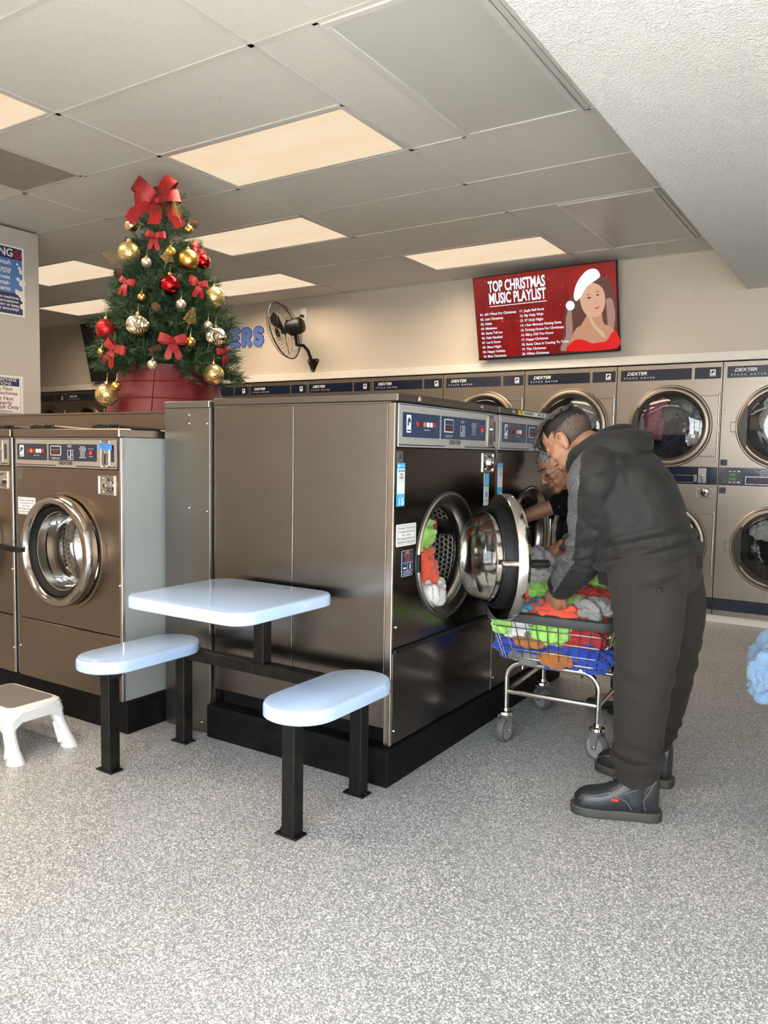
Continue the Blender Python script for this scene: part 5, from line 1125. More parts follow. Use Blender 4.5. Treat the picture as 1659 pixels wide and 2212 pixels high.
for x, y, z, s_, spin, lab in ((-1.8, 0.471, 2.375, 0.052, .1, 'small red bow just below the top bow'), (-1.683, 0.66, 2.329, 0.050, .5, 'red bow in front of the red bauble on the fan side'), (-1.881, 0.352, 2.121, 0.050, .35, 'red bow on the partition side at mid height'), (-1.627, 0.606, 2.135, 0.056, .15, 'red bow beside the gold glitter bauble at mid height'),
                               (-1.627, 0.431, 1.812, 0.070, 0, 'wide red bow low on the front of the tree'), (-1.882, 0.275, 1.768, 0.070, .45, 'tilted red bow lowest on the partition side'), (-1.548, 0.707, 1.783, 0.046, -.2, 'red bow under the ribbed bauble on the fan side')): bow(lab, (x, y, z), s_, -.15, spin)
# large bow on the tip: several big loops and long tails
b = thing('tree_top_bow', 'big red glitter bow with long tails on the tree tip', 'bow', (-1.92, .59, 2.60)); b.rotation_euler = (0, 0, R(43))
def loop_(dx, dz, L, w, fold, yy):
    d = Vector((dx, 0, dz)).normalized(); u = Vector((0, .35, 0)) + Vector((-d.z, 0, d.x)); P_, U_ = [], []
    for k in range(15):
        q = 2 * pi * k / 14; P_.append(d * (L * (.5 - .5 * cos(q))) + Vector((0, yy - fold * sin(q), 0)) + Vector((0, 0, .01))); U_.append(u)
    obj('loop', strip(P_, U_, [w * (.45 + .55 * sin(pi * k / 14)) for k in range(15)], .001), RIB, b, ang=60)
loop_(-.85, .62, .145, .085, .040, -.02); loop_(.55, .85, .150, .085, .040, -.01); loop_(.95, .22, .125, .080, .038, -.02); loop_(-.9, -.05, .120, .075, .036, .0); loop_(-.2, .9, .09, .07, .03, .04)
for sx, pts in ((0, [(0, -.02, 0), (-.005, -.07, -.05), (.0, -.10, -.10), (-.01, -.13, -.15)]), (1, [(.02, -.02, 0), (.06, -.05, -.04), (.10, -.07, -.09), (.13, -.08, -.14)]), (-1, [(-.02, -.02, 0), (-.07, -.05, -.04), (-.11, -.07, -.08), (-.14, -.08, -.13)])):
    obj('tail', strip(pts, [(1, 0, sx * .7)] * 4, [.04, .062, .066, .06], .001), RIB, b, ang=60)
obj('knot', G().sphere((0, -.03, .005), (.022, .02, .024), 12, 8), RIB, b)
cone_m = mat('pine_cone_brown', (.07, .035, .02), .8)
for i, (x, y, z, lab) in enumerate(((-1.979, 0.371, 2.188, 'pine cone poking out on the partition side'), (-1.683, 0.361, 1.767, 'pine cone beside the wide low bow'), (-1.744, 0.679, 2.483, 'pine cone near the top beside a small gold bauble'), (-1.708, 0.393, 1.988, 'pine cone deep in the middle of the tree'))):
    g = G(); L = .06
    for k in range(60):
        f_ = k / 60; a = k * 2.4; rr_ = .018 * sin(pi * (.15 + .8 * f_)) + .002; d = Vector((cos(a), sin(a), .5)).normalized(); p = Vector((cos(a) * rr_ * .5, sin(a) * rr_ * .5, L * (f_ - .5)))
        s0 = Vector((-sin(a), cos(a), 0)) * .005; g._geom([p - s0, p + s0, p + d * .014 + s0 * .7, p + d * .014 - s0 * .7, p + d * .010 + Vector((0, 0, -.004))], [(0, 1, 2, 3), (0, 4, 1), (1, 4, 2), (2, 4, 3), (3, 4, 0)])
    g.sphere((0, 0, 0), (.010, .010, .03), 8, 6)
    o = obj('pine_cone', g, cone_m, smooth=False); o.location = (x, y, z); o.rotation_euler = (rs.uniform(.6, 1.6), rs.uniform(-.6, .6), rs.random() * 6); tag(o, lab, 'pine cone', 'pine cones on the tree')
sprig_m = mat('gold_sprig', (.42, .28, .10), .4, .6)
for i, (x, y, z, lab) in enumerate(((-1.721, 0.48, 2.25, 'gold fern sprig between the two gold baubles'), (-2.10, 0.448, 2.281, 'gold sprig sticking out beside the gold glitter bauble'), (-1.599, 0.524, 1.931, 'gold sprig above the front bow'), (-1.777, 0.608, 2.527, 'gold sprig under the top bow tails'))):
    g = G(); g.tube([(0, 0, -.05), (0, -.01, 0), (0, -.02, .07)], .0012, 4)
    for k in range(9):
        zz = -.02 + k * .01; ln = .034 * (1 - k / 11)
        for sx in (-1, 1): g.tube([(0, -.008 - k * .0014, zz), (sx * ln * .6, -.012 - k * .0014, zz + ln * .45), (sx * ln, -.014 - k * .0014, zz + ln * .55)], .0016, 4)
    o = obj('gold_sprig', g, sprig_m, smooth=False); o.location = (x, y, z); o.rotation_euler = (0, (-1.1 if i == 1 else .3 * (-1) ** i), R(43)); tag(o, lab, 'decoration', 'gold sprigs on the tree')

# ------------------------------------------------------------------ people
def crom(P, n):
    """Catmull-Rom through rows of P, n steps per span"""
    P = np.array(P, float); out = []
    for i in range(len(P) - 1):
        a, b, c, d = P[max(i - 1, 0)], P[i], P[i + 1], P[min(i + 2, len(P) - 1)]
        for q in range(n):
            u = q / n; out.append(.5 * (2 * b + (c - a) * u + (2 * a - 5 * b + 4 * c - d) * u * u + (-a + 3 * b - 3 * c + d) * u ** 3))
    out.append(P[-1]); return np.array(out)
def limb(g, pts, rad, n=16, sub=5, flat=None, side=None):
    """tapered tube through joints; flat = per joint factor along the side axis"""
    Q = crom([tuple(p) + (r, (flat[i] if flat else 1.0)) for i, (p, r) in enumerate(zip(pts, rad))], sub); m = len(Q); rings = []; a = None
    for i in range(m):
        d = Vector(Q[min(i + 1, m - 1)][:3] - Q[max(i - 1, 0)][:3]).normalized()
        if side is not None: a = Vector(side) - d * Vector(side).dot(d); a.normalize(); b = d.cross(a)
        elif a is None: a, b = basis(d)
        else: a = (a - d * a.dot(d)).normalized(); b = d.cross(a)
        c = Vector(Q[i][:3]); r = Q[i][3]; rings.append([c + a * (r * Q[i][4] * cos(2 * pi * j / n)) + b * (r * sin(2 * pi * j / n)) for j in range(n)])
    d0 = Vector(Q[0][:3] - Q[1][:3]).normalized(); d1 = Vector(Q[-1][:3] - Q[-2][:3]).normalized()
    def capr(ring, d, r):
        c = sum(ring, Vector()) / n; return [[c + (p - c) * cos(t) + d * (r * sin(t)) for p in ring] for t in (R(35), R(65), R(85))]
    rings = list(reversed(capr(rings[0], d0, Q[0][3]))) + rings + capr(rings[-1], d1, Q[-1][3])
    g.loft(rings); return g
def body_loft(g, rows, n=24, sub=5):
    """rows: (center, axis_a, half_a, axis_b, half_b)"""
    Q = crom([tuple(c) + tuple(Vector(a).normalized() * ha) + tuple(Vector(b).normalized() * hb) for c, a, ha, b, hb in rows], sub)
    rings = []
    for q in Q:
        c, a, b = Vector(q[:3]), Vector(q[3:6]), Vector(q[6:9]); ring = []
        for j in range(n):
            t = 2 * pi * j / n; ct, st = cos(t), sin(t); ring.append(c + a * (abs(ct) ** .85 * (1 if ct > 0 else -1)) + b * (abs(st) ** .85 * (1 if st > 0 else -1)))
        rings.append(ring)
    g.loft(rings); return g
def remesh(g, voxel, smooth=4, name='body', fac=.5):
    me = finish(g, 'tmp', False); o = bpy.data.objects.new('tmp', me); COL.objects.link(o)
    m = o.modifiers.new('r', 'REMESH'); m.mode = 'VOXEL'; m.voxel_size = voxel
    if smooth: s = o.modifiers.new('s', 'SMOOTH'); s.iterations = smooth; s.factor = fac
    dg = bpy.context.evaluated_depsgraph_get(); dg.update(); out = bpy.data.meshes.new_from_object(o.evaluated_get(dg)); out.name = name
    bpy.data.objects.remove(o); bpy.data.meshes.remove(me); out.materials.clear(); out.polygons.foreach_set('use_smooth', [True] * len(out.polygons)); return out
def coords_of(me):
    v = np.empty(len(me.vertices) * 3); me.vertices.foreach_get('co', v); n = np.empty(len(me.vertices) * 3); me.vertices.foreach_get('normal', n); return v.reshape(-1, 3), n.reshape(-1, 3)
def ripple(me, fn):
    v, n = coords_of(me); v = v + n * fn(v, n)[:, None]; me.vertices.foreach_set('co', v.reshape(-1)); me.update()
def wr(seed, k, amp, aniso=(1, 1, 1)):
    def f(v, n): q = v * np.array(aniso); fo = folds(q, seed, k, 2); return amp * (fo - fo.mean())
    return f
def seg_d(v, pts):
    """nearest point data on a polyline: distance, param, radial vector"""
    best = np.full(len(v), 9.0); par = np.zeros(len(v)); rad = np.zeros_like(v); acc = 0
    for a, b in zip(pts[:-1], pts[1:]):
        a, b = np.array(a), np.array(b); d = b - a; L = np.linalg.norm(d); t = np.clip(((v - a) @ d) / (L * L), 0, 1); p = a + t[:, None] * d; e = v - p; q = np.linalg.norm(e, axis=1); s = q < best
        best[s] = q[s]; par[s] = acc + t[s] * L; rad[s] = e[s]; acc += L
    return best, par, rad
class Frame:
    def __init__(s, o, f, u, k=1.0): s.k = k; s.o = Vector(o); s.f = Vector(f).normalized(); u = Vector(u); s.u = (u - s.f * u.dot(s.f)).normalized(); s.s = s.u.cross(s.f)   # s: its left side
    def __call__(s, f, u, w=0.0): return s.o + (s.f * f + s.u * u + s.s * w) * s.k
    def rad(s, *r): return tuple(q * s.k for q in r)
    def rot(s): return Matrix((s.f, s.s, s.u)).transposed()
def head(g, H, jaw=1.0):
    M = H.rot()
    def e(f, u, w, rf, ru, rw): g.sphere(H(f, u, w), H.rad(rf, rw, ru), 18, 12, M)
    e(-.018, .042, 0, .098, .088, .077); e(.02, .045, 0, .075, .072, .068); e(.034, -.018, 0, .062, .085, .064); e(.030, -.072, 0, .056, .042, .053 * jaw); e(.070, -.100, 0, .024, .021, .028 * jaw); e(.082, .024, 0, .015, .014, .046)
    for w in (-1, 1):
        e(.060, -.018, w * .040, .030, .024, .024); e(.052, -.055, w * .034, .032, .03, .022); e(.080, .002, w * .031, .013, .011, .016)
        e(.101, -.034, w * .011, .012, .009, .009); e(-.004, -.004, w * .079, .020, .034, .008); e(-.012, .014, w * .082, .014, .018, .009); e(.002, -.028, w * .079, .010, .012, .008)
    limb(g, [H(.090, .016), H(.104, -.008), H(.116, -.030)], [.008 * H.k, .010 * H.k, .0125 * H.k], 10, 3)
    e(.094, -.057, 0, .012, .006, .024); e(.092, -.068, 0, .012, .007, .021)
def hand_open(g, wrist, d, nrm, L=.175, curl=.5, spread=.12, thumb=1, fist=False):
    """palm and five fingers rooted in the palm; d = along the hand, nrm = back of the hand; thumb side = d x nrm * thumb"""
    d = Vector(d).normalized(); nrm = (Vector(nrm) - d * Vector(nrm).dot(d)).normalized(); sd = d.cross(nrm) * thumb; w0 = Vector(wrist); s = L / .175
    body_loft(g, [(w0 - d * .012, sd, .026 * s, nrm, .019 * s), (w0 + d * .03 * s, sd, .034 * s, nrm, .017 * s), (w0 + d * .065 * s, sd, .041 * s, nrm, .016 * s), (w0 + d * .090 * s, sd, .040 * s, nrm, .012 * s)], 16, 3)
    tips = []
    for i, (off, ln) in enumerate(((.030, .070), (.010, .079), (-.010, .073), (-.029, .058))):
        b = w0 + d * (.078 * s) + sd * (off * s); dd = (d + sd * (off * spread / .03)).normalized(); P = [b]; a = 0.0; seg = [ln * .45 * s, ln * .32 * s, ln * .25 * s]
        cv = [.95, 1.45, 1.1] if fist else [curl * .8, curl * 1.1, curl * .8]
        for q in range(3): a += cv[q] * (1 + .08 * i); P.append(P[-1] + (dd * cos(a) - nrm * sin(a)) * seg[q])
        limb(g, P, [.0092 * s, .0088 * s, .0080 * s, .0068 * s], 10, 4); tips.append(P)
    tb = w0 + d * (.022 * s) + sd * (.026 * s) - nrm * .004
    if fist: P = [tb, tb + d * .038 * s + sd * .022 * s - nrm * .012, tb + d * .060 * s + sd * .008 * s - nrm * .030, tb + d * .066 * s - sd * .014 * s - nrm * .040]
    else: P = [tb, tb + d * .030 * s + sd * .020 * s - nrm * .010, tb + d * .058 * s + sd * .026 * s - nrm * .024, tb + d * .078 * s + sd * .022 * s - nrm * .034]
    limb(g, P, [.0135 * s, .0115 * s, .0095 * s, .0075 * s], 10, 4); return tips
def skin_mat(name, c, c2):
    m = mat(name, c, .5); t = NT(m); n = t.noise(t.coords('Object'), 22, 4, .6); t.link(t.ramp(n.outputs['Fac'], [(.3, c2), (.7, c)]), t.b.inputs['Base Color']); t.b.inputs['Subsurface Weight'].default_value = .08; t.b.inputs['Subsurface Radius'].default_value = (.02, .008, .005)
    n2 = t.noise(t.coords('Object'), 380, 2); t.bump(n2.outputs['Fac'], .15, .001); return m
def mesh_child(name, g, m, parent, voxel=None, smooth=3, label=None):
    me = remesh(g, voxel, smooth, name) if voxel else finish(g, name); o = link(name, me, m, parent)
    if label: o['label'] = label
    return o
SKIN_M = skin_mat('skin_tan', (.31, .145, .083), (.25, .110, .062)); SKIN_W = skin_mat('skin_olive', (.33, .160, .093), (.27, .125, .070))
HAIR_D = mat('hair_dark', (.009, .007, .006), .55, spec=.35); HAIR_S = mat('hair_shaved', (.10, .058, .038), .7); _t = NT(HAIR_S); _n = _t.noise(_t.coords('Object', (1, 1, 1)), 300, 2, .7); _t.link(_t.ramp(_n.outputs['Fac'], [(.42, (.022, .015, .012)), (.66, (.12, .068, .045))]), _t.b.inputs['Base Color'])
HAIR_G = mat('hair_greying', (.07, .068, .065), .5); _t = NT(HAIR_G); _n = _t.noise(_t.coords('Object', (1, 1, .25)), 160, 3, .7); _t.link(_t.ramp(_n.outputs['Fac'], [(.38, (.018, .017, .016)), (.66, (.26, .25, .24))]), _t.b.inputs['Base Color'])
def fabric(name, c, k=500, st=.3):
    m = mat(name, c, .9, spec=.2, sheen=.03); t = NT(m); n = t.noise(t.coords('Object'), k, 2, .6); t.bump(n.outputs['Fac'], st, .0015); return m

# ---------------- man bending over the cart
mn = thing('person', 'man in black hoodie, dark trousers and work boots bending over the cart', 'person', (.82, .42, 0)); MO = Vector((.82, .42, 0))
def L_(p): return Vector(p) - MO
HM = Frame(L_((.518, .425, 1.311)), (-.76, .05, -.65), (-.65, .0, .76), .93)
SH_L, EL_L, WR_L = L_((.665, .245, 1.190)), L_((.605, .395, .912)), L_((.437, .588, .722))
SH_R, EL_R, WR_R = L_((.60, .610, 1.180)), L_((.555, .800, .985)), L_((.372, .915, .850))
HIP_L, KN_L, AN_L = L_((.845, .310, .860)), L_((.862, .268, .490)), L_((.848, .285, .085))
HIP_R, KN_R, AN_R = L_((.845, .500, .860)), L_((.880, .570, .490)), L_((.815, .625, .085))
Yx = Vector((0, 1, 0)); Xx = Vector((1, 0, 0))
TOR = [(L_((.838, .400, .830)), Xx, .150, Yx, .165), (L_((.828, .400, .900)), Vector((.97, 0, .2)), .152, Yx, .165), (L_((.805, .402, .985)), Vector((.95, 0, .3)), .145, Yx, .158), (L_((.775, .408, 1.080)), Vector((.92, 0, .38)), .140, Yx, .170), (L_((.735, .415, 1.165)), Vector((.88, 0, .48)), .128, Yx, .182), (L_((.690, .420, 1.228)), Vector((.8, 0, .6)), .098, Yx, .165), (L_((.640, .424, 1.272)), Vector((.72, 0, .7)), .062, Yx, .085)]
def torso(g, rows, da, db): body_loft(g, [(c, a, ha + da, b, hb + db) for c, a, ha, b, hb in rows]); return g
g = G(); torso(g, TOR, -.012, -.012); head(g, HM)
limb(g, [L_((.650, .424, 1.262)), L_((.60, .424, 1.292)), HM(-.035, -.045)], [.062, .056, .058], 16, 4)
for SH, EL, WR in ((SH_L, EL_L, WR_L), (SH_R, EL_R, WR_R)): limb(g, [SH, (SH + EL) / 2, EL, (EL + WR) / 2, WR], [.055, .048, .042, .038, .028])
for HP, KN, AN in ((HIP_L, KN_L, AN_L), (HIP_R, KN_R, AN_R)): limb(g, [HP, (HP + KN) / 2, KN, (KN + AN) / 2 + Vector((.015, 0, .05)), AN], [.088, .075, .056, .052, .038])
fd = (L_((.395, .625, .655)) - WR_L).normalized()
hand_open(g, WR_L, fd, Vector((.12, -.80, .45)), .185, fist=True, thumb=-1)
fdr = (L_((.245, .955, .735)) - WR_R).normalized(); hand_open(g, WR_R, fdr, Vector((.1, -.6, .55)), .18, fist=True, thumb=1)
for AN, toe in ((AN_L, Vector((-.17, -.07, -.05))), (AN_R, Vector((-.18, .02, -.05)))): limb(g, [AN, AN + toe * .5 + Vector((0, 0, -.02)), AN + toe], [.030, .026, .018])
o = link('body', remesh(g, .0042, 3, 'body', .45), SKIN_M, mn)
# hair: shaved sides, dark top with forelock
g = G(); Mh = HM.rot(); g.sphere(HM(-.026, .038), HM.rad(.0935, .0800, .0885), 24, 16, Mh)
hb_ = remesh(g, .004, 2, 'shaved_hair'); bm = bmesh.new(); bm.from_mesh(hb_)
kill = []
for v in bm.verts:
    q = (v.co - HM.o) / HM.k; f_, u_ = q.dot(HM.f), q.dot(HM.u)
    if u_ < -.045 + max(0, (f_ + .02)) * 1.15 or f_ > .050 - .4 * max(0, .04 - u_) : kill.append(v)
bmesh.ops.delete(bm, geom=kill, context='VERTS'); bmesh.ops.solidify(bm, geom=bm.faces[:], thickness=.002); bm.to_mesh(hb_); bm.free(); link('shaved_hair', hb_, HAIR_S, mn)
g = G(); g.sphere(HM(-.018, .044), HM.rad(.1015, .0805, .0915), 28, 18, Mh); me_ = remesh(g, .004, 1, 'crown_hair'); bm = bmesh.new(); bm.from_mesh(me_); kill = []
for v in bm.verts:
    q = (v.co - HM.o) / HM.k; f_, u_ = q.dot(HM.f), q.dot(HM.u)
    if u_ < .050 + .006 * sin(f_ * 90) - max(0, -f_ - .02) * .30 or f_ > .088: kill.append(v)
bmesh.ops.delete(bm, geom=kill, context='VERTS'); bmesh.ops.solidify(bm, geom=bm.faces[:], thickness=.006); bm.to_mesh(me_); bm.free(); link('crown_hair', me_, HAIR_D, mn)
g = G(); g.sphere(HM(.062, .078), HM.rad(.028, .052, .034), 16, 10, Mh); g.sphere(HM(-.005, .108), HM.rad(.075, .055, .024), 16, 10, Mh); g.sphere(HM(.058, .058), HM.rad(.026, .047, .022), 18, 10, Mh)
rs = random.Random(5)
for k in range(110):
    w = rs.uniform(-.075, .075); f0 = rs.uniform(-.10, .075); u0 = .127 - 4.5 * w * w - 5 * max(0, f0) ** 2 - 4 * max(0, -f0 - .02) ** 2
    L = rs.uniform(.03, .055); limb(g, [HM(f0, u0, w), HM(f0 + L * .6, u0 + .004 - max(0, f0) * .15, w * 1.04), HM(f0 + L, u0 - .010 - max(0, f0) * .4, w * 1.06)], [.0065, .005, .0018], 6, 3)
for k in range(26):
    w = rs.uniform(-.045, .05); L = rs.uniform(.04, .075); limb(g, [HM(.066, .088, w * .8), HM(.090 + rs.uniform(-.006, .008), .078, w * .9), HM(.102 + rs.uniform(-.01, .010), .078 - L * .60, w)], [.009, .007, .0022], 6, 4)
link('hair', remesh(g, .0034, 1, 'hair'), HAIR_D, mn)
# brow, lashes, lips, ear hollow
g = G()
for w in (-1, 1): limb(g, [HM(.087, .028, w * .052), HM(.098, .034, w * .034), HM(.100, .029, w * .014)], [.003, .0042, .0035], 6, 3)
mesh_child('eyebrow', g, HAIR_D, mn, None)
g = G()
for w in (-1, 1): limb(g, [HM(.083, -.003, w * .046), HM(.0945, -.007, w * .034), HM(.0935, -.005, w * .020)], [.0018, .0026, .0018], 6, 3)
mesh_child('lashes', g, HAIR_D, mn, None)
g = G(); limb(g, [HM(.096, -.060, -.022), HM(.106, -.060, 0), HM(.096, -.060, .022)], [.003, .0055, .003], 8, 3); limb(g, [HM(.094, -.067, -.018), HM(.103, -.069, 0), HM(.094, -.067, .018)], [.003, .006, .003], 8, 3); mesh_child('lips', g, mat('lip_brown', (.26, .09, .07), .45), mn, None)
for w in (-1, 1): mesh_child('ear_fold', limb(G(), [HM(-.012, -.030, w * .084), HM(-.021, -.014, w * .086), HM(-.024, .012, w * .088), HM(-.010, .030, w * .089), HM(.008, .022, w * .088), HM(.010, .006, w * .086), HM(.002, -.010, w * .085)], [.0022, .0034, .0038, .0040, .0036, .003, .002], 8, 5), SKIN_M, mn, None)
# hoodie
JK = mat('hoodie_black', (.0110, .0103, .0099), .75, spec=.3, sheen=.03)
def jacket_material():
    t = NT(JK); at = t.add('ShaderNodeAttribute'); at.attribute_name = 'panel'; gt = t.add('ShaderNodeMath', operation='GREATER_THAN'); gt.inputs[1].default_value = .5; t.link(at.outputs['Fac'], gt.inputs[0])
    n = t.noise(t.coords('Object', (1, 1, 2.5)), 170, 3, .75); hc = t.ramp(n.outputs['Fac'], [(.38, (.018, .0185, .019)), (.62, (.115, .115, .118))]); mx = t.add('ShaderNodeMixRGB'); t.link(gt.outputs[0], mx.inputs['Fac']); mx.inputs['Color1'].default_value = (.0110, .0103, .0099, 1); t.link(hc, mx.inputs['Color2']); t.link(mx.outputs[0], t.b.inputs['Base Color'])
    n2 = t.noise(t.coords('Object'), 600, 2); t.bump(n2.outputs['Fac'], .2, .001)
jacket_material()
g = G(); JT = [(c, a, ha + .012, b, hb + .012) for c, a, ha, b, hb in TOR[1:]]
JT = [(L_((.832, .400, .882)), Vector((.97, 0, .24)), .172, Yx, .182)] + [(L_((.826, .400, .912)), Vector((.97, 0, .24)), .186, Yx, .196)] + JT[1:]
body_loft(g, JT)
for SH, EL, WR, far in ((SH_L, EL_L, WR_L, 0), (SH_R, EL_R, WR_R, 1)):
    d = (WR - EL).normalized(); limb(g, [L_((.70, .40, 1.20)) * .45 + SH * .55 + Vector((0, 0, .01)), SH + Vector((.006, 0, -.005)), (SH * .55 + EL * .45) + Vector((.012, 0, 0)), EL + Vector((.012, -.004, -.006)), EL * .5 + WR * .5 + Vector((.004, 0, -.004)), WR - d * .055, WR - d * .020], [.088, .086, .084, .076, .066, .058, .052], 20, 5)
    limb(g, [WR - d * .062, WR - d * .045, WR - d * .012], [.056, .060, .055], 18, 3)
me = remesh(g, .0065, 5, 'hoodie'); ripple(me, wr(3, 9, .0075, (1.0, .6, 1.3))); ripple(me, wr(8, 24, .0022))
v, n_ = coords_of(me)
def sleeve_folds(v, n):
    out = np.zeros(len(v))
    for SH, EL, WR in ((SH_L, EL_L, WR_L), (SH_R, EL_R, WR_R)):
        d, s, r = seg_d(v, [SH, EL, WR]); w = np.exp(-((s - .31) / .09) ** 2) + .8 * np.exp(-((s - .50) / .06) ** 2); out += np.where(d < .11, w * .006 * np.sin(s * 130 + r[:, 0] * 60), 0)
    z = v[:, 2]; back = np.exp(-((z - .955 - .25 * v[:, 0]) / .06) ** 2); out += back * .009 * np.sin(z * 120 - v[:, 0] * 34 + v[:, 1] * 5); return out
ripple(me, sleeve_folds)
v, n_ = coords_of(me); pan = np.zeros(len(v)); fdir = np.array([-.93, -.18, .0])
for SH, EL, WR in ((SH_L, EL_L, WR_L), (SH_R, EL_R, WR_R)):
    top = L_((.655, .33 if SH is SH_L else .52, 1.265)); d, s, r = seg_d(v, [top, SH, EL, WR]); rn = r / np.maximum(np.linalg.norm(r, axis=1), 1e-6)[:, None]
    ang = rn @ (fdir / np.linalg.norm(fdir)); val = (ang - .42) * 3 + .5; val = np.where((d < .12), val, 0); pan = np.maximum(pan, np.clip(val, 0, 1))
pan = np.where(v[:, 0] > -.02, 0, pan)
at = me.attributes.new('panel', 'FLOAT', 'POINT'); at.data.foreach_set('value', pan.astype(np.float32)); link('hoodie', me, JK, mn)['label'] = 'black hoodie with heather grey sleeve panels'
# ribbed hem and cuffs
HEM = fabric('rib_knit_black', (.007, .0066, .0063), 260, .5)
g = G(); c0 = L_((.832, .400, .868)); a0 = Vector((.97, 0, .24)).normalized()
rings = []
for up, gr in ((-.034, .170), (-.030, .178), (-.010, .180), (.008, .178), (.014, .168)):
    cc = c0 + Vector((-.24, 0, .97)) * up; rings.append([cc + a0 * (gr * cos(2 * pi * j / 40)) + Yx * ((gr + .010) * sin(2 * pi * j / 40)) for j in range(40)])
g.loft(rings, cap=False); mesh_child('hem_band', g, HEM, mn)
for EL, WR in ((EL_L, WR_L), (EL_R, WR_R)):
    d = (WR - EL).normalized(); g = G(); g.lathe([(.030, -.008), (.050, -.010), (.055, -.022), (.056, -.045), (.053, -.056)], tuple(WR), tuple(d), 28); mesh_child('cuff', g, HEM, mn)
# hood lying on the shoulders
g = G(); HP_ = [(.545, .395, 1.205), (.590, .318, 1.250), (.665, .292, 1.285), (.745, .335, 1.300), (.775, .425, 1.305), (.735, .525, 1.295), (.650, .565, 1.275), (.580, .530, 1.240), (.540, .465, 1.200)]
limb(g, [L_(p) for p in HP_], [.024, .036, .044, .050, .052, .048, .042, .034, .024], 16, 6)
limb(g, [L_((.640, .31, 1.300)), L_((.705, .355, 1.338)), L_((.735, .425, 1.345)), L_((.705, .50, 1.335)), L_((.640, .54, 1.295))], [.024, .030, .034, .030, .024], 14, 6)
limb(g, [L_((.700, .300, 1.262)), L_((.765, .325, 1.262)), L_((.800, .375, 1.285))], [.020, .026, .018], 12, 4)
me = remesh(g, .006, 6, 'hood'); ripple(me, wr(17, 13, .005)); link('hood', me, JK, mn)
at = me.attributes.new('panel', 'FLOAT', 'POINT')
# trousers
TR = fabric('trouser_charcoal', (.0215, .0185, .0162), 700, .15)
g = G(); body_loft(g, [(L_((.838, .402, .800)), Xx, .158, Yx, .178), (L_((.842, .402, .850)), Vector((.98, 0, .15)), .168, Yx, .182), (L_((.832, .402, .905)), Vector((.97, 0, .2)), .164, Yx, .176)])
limb(g, [HIP_L + Vector((.0, .0, .0)), (HIP_L + KN_L) / 2 + Vector((.012, 0, .04)), KN_L, (KN_L + AN_L) / 2, AN_L + Vector((0, 0, .12)), AN_L + Vector((-.002, 0, .095))], [.132, .118, .096, .084, .075, .074], 22, 6)
limb(g, [HIP_R + Vector((.01, 0, .0)), (HIP_R + KN_R) / 2 + Vector((.025, 0, .04)), KN_R, (KN_R + AN_R) / 2, AN_R + Vector((0, 0, .12)), AN_R + Vector((0, 0, .095))], [.132, .116, .094, .082, .074, .072], 22, 6)
me = remesh(g, .0065, 5, 'trousers')
AMP = 1.0
def trouser_folds(v, n):
    z = v[:, 2]; out = .0035 * (folds(v * np.array([1, 1, .45]), 23, 9, 2) + .2)
    hemw = np.exp(-((z - .21) / .055) ** 2); out += hemw * .011 * np.sin(z * 115 + v[:, 0] * 18 + v[:, 1] * 9); knee = np.exp(-((z - .52) / .10) ** 2); out += knee * .004 * np.sin(z * 70 + v[:, 0] * 30); return out
ripple(me, trouser_folds); link('trousers', me, TR, mn)['label'] = 'dark charcoal trousers bunched at the ankles'
for HP, AN, sy in ((HIP_L, AN_L, -1), (HIP_R, AN_R, 1)):                 # rolled trouser hems
    g = G(); c = AN + Vector((.004, 0, .078)); rings = []
    for h, r in ((-.030, .068), (-.024, .076), (.0, .078), (.022, .082), (.044, .092), (.062, .090), (.068, .076)):
        rings.append([c + Vector((r * cos(t_) * (1.0 + .06 * sin(3 * t_ + h * 60)), r * .92 * sin(t_), h + .012 * sin(t_ * 2 + 1) + .012 * cos(t_))) for t_ in [2 * pi * j / 36 for j in range(36)]])
    g.loft(rings, cap=False); mesh_child('trouser_hem', g, TR, mn, None)
# rear pocket with button
PK = mat('seam_black', (.008, .008, .008), .8)
def on_hip(x, z, lift=.003):
    """point on the near hip surface"""
    best = None
    v_, _ = HV; q = (v_[:, 0] - (x - MO.x)) ** 2 + (v_[:, 2] - (z - MO.z)) ** 2; idx = np.argsort(q)[:12]; i = idx[np.argmin(v_[idx, 1])]; return Vector((x - MO.x, v_[i, 1] - lift, z))
HV = coords_of(me)
g = G(); g.tube([on_hip(.850, .826), on_hip(.880, .842), on_hip(.915, .852), on_hip(.945, .860), on_hip(.968, .872)], .0022, 6); g.tube([on_hip(.850, .826), on_hip(.885, .826), on_hip(.920, .834), on_hip(.950, .850), on_hip(.968, .872)], .0022, 6); g.tube([on_hip(.917, .852), on_hip(.918, .838), on_hip(.924, .826)], .003, 6); mesh_child('pocket', g, PK, mn)
b_ = on_hip(.924, .822, .004); mesh_child('button', G().lathe([(.0, .002), (.005, .002), (.008, .004), (.0085, .001), (.008, -.001)], tuple(b_), (0, -1, 0), 16), mat('horn_button', (.012, .011, .010), .45, spec=.2), mn)
# bracelet
d = (WR_L - EL_L).normalized(); g = G(); a_, b_ = basis(fd)
for k in range(22): g.sphere(WR_L + fd * .004 + (a_ * cos(2 * pi * k / 22) + b_ * sin(2 * pi * k / 22)) * .031, .0038, 8, 5)
mesh_child('bracelet', g, CHROME, mn)
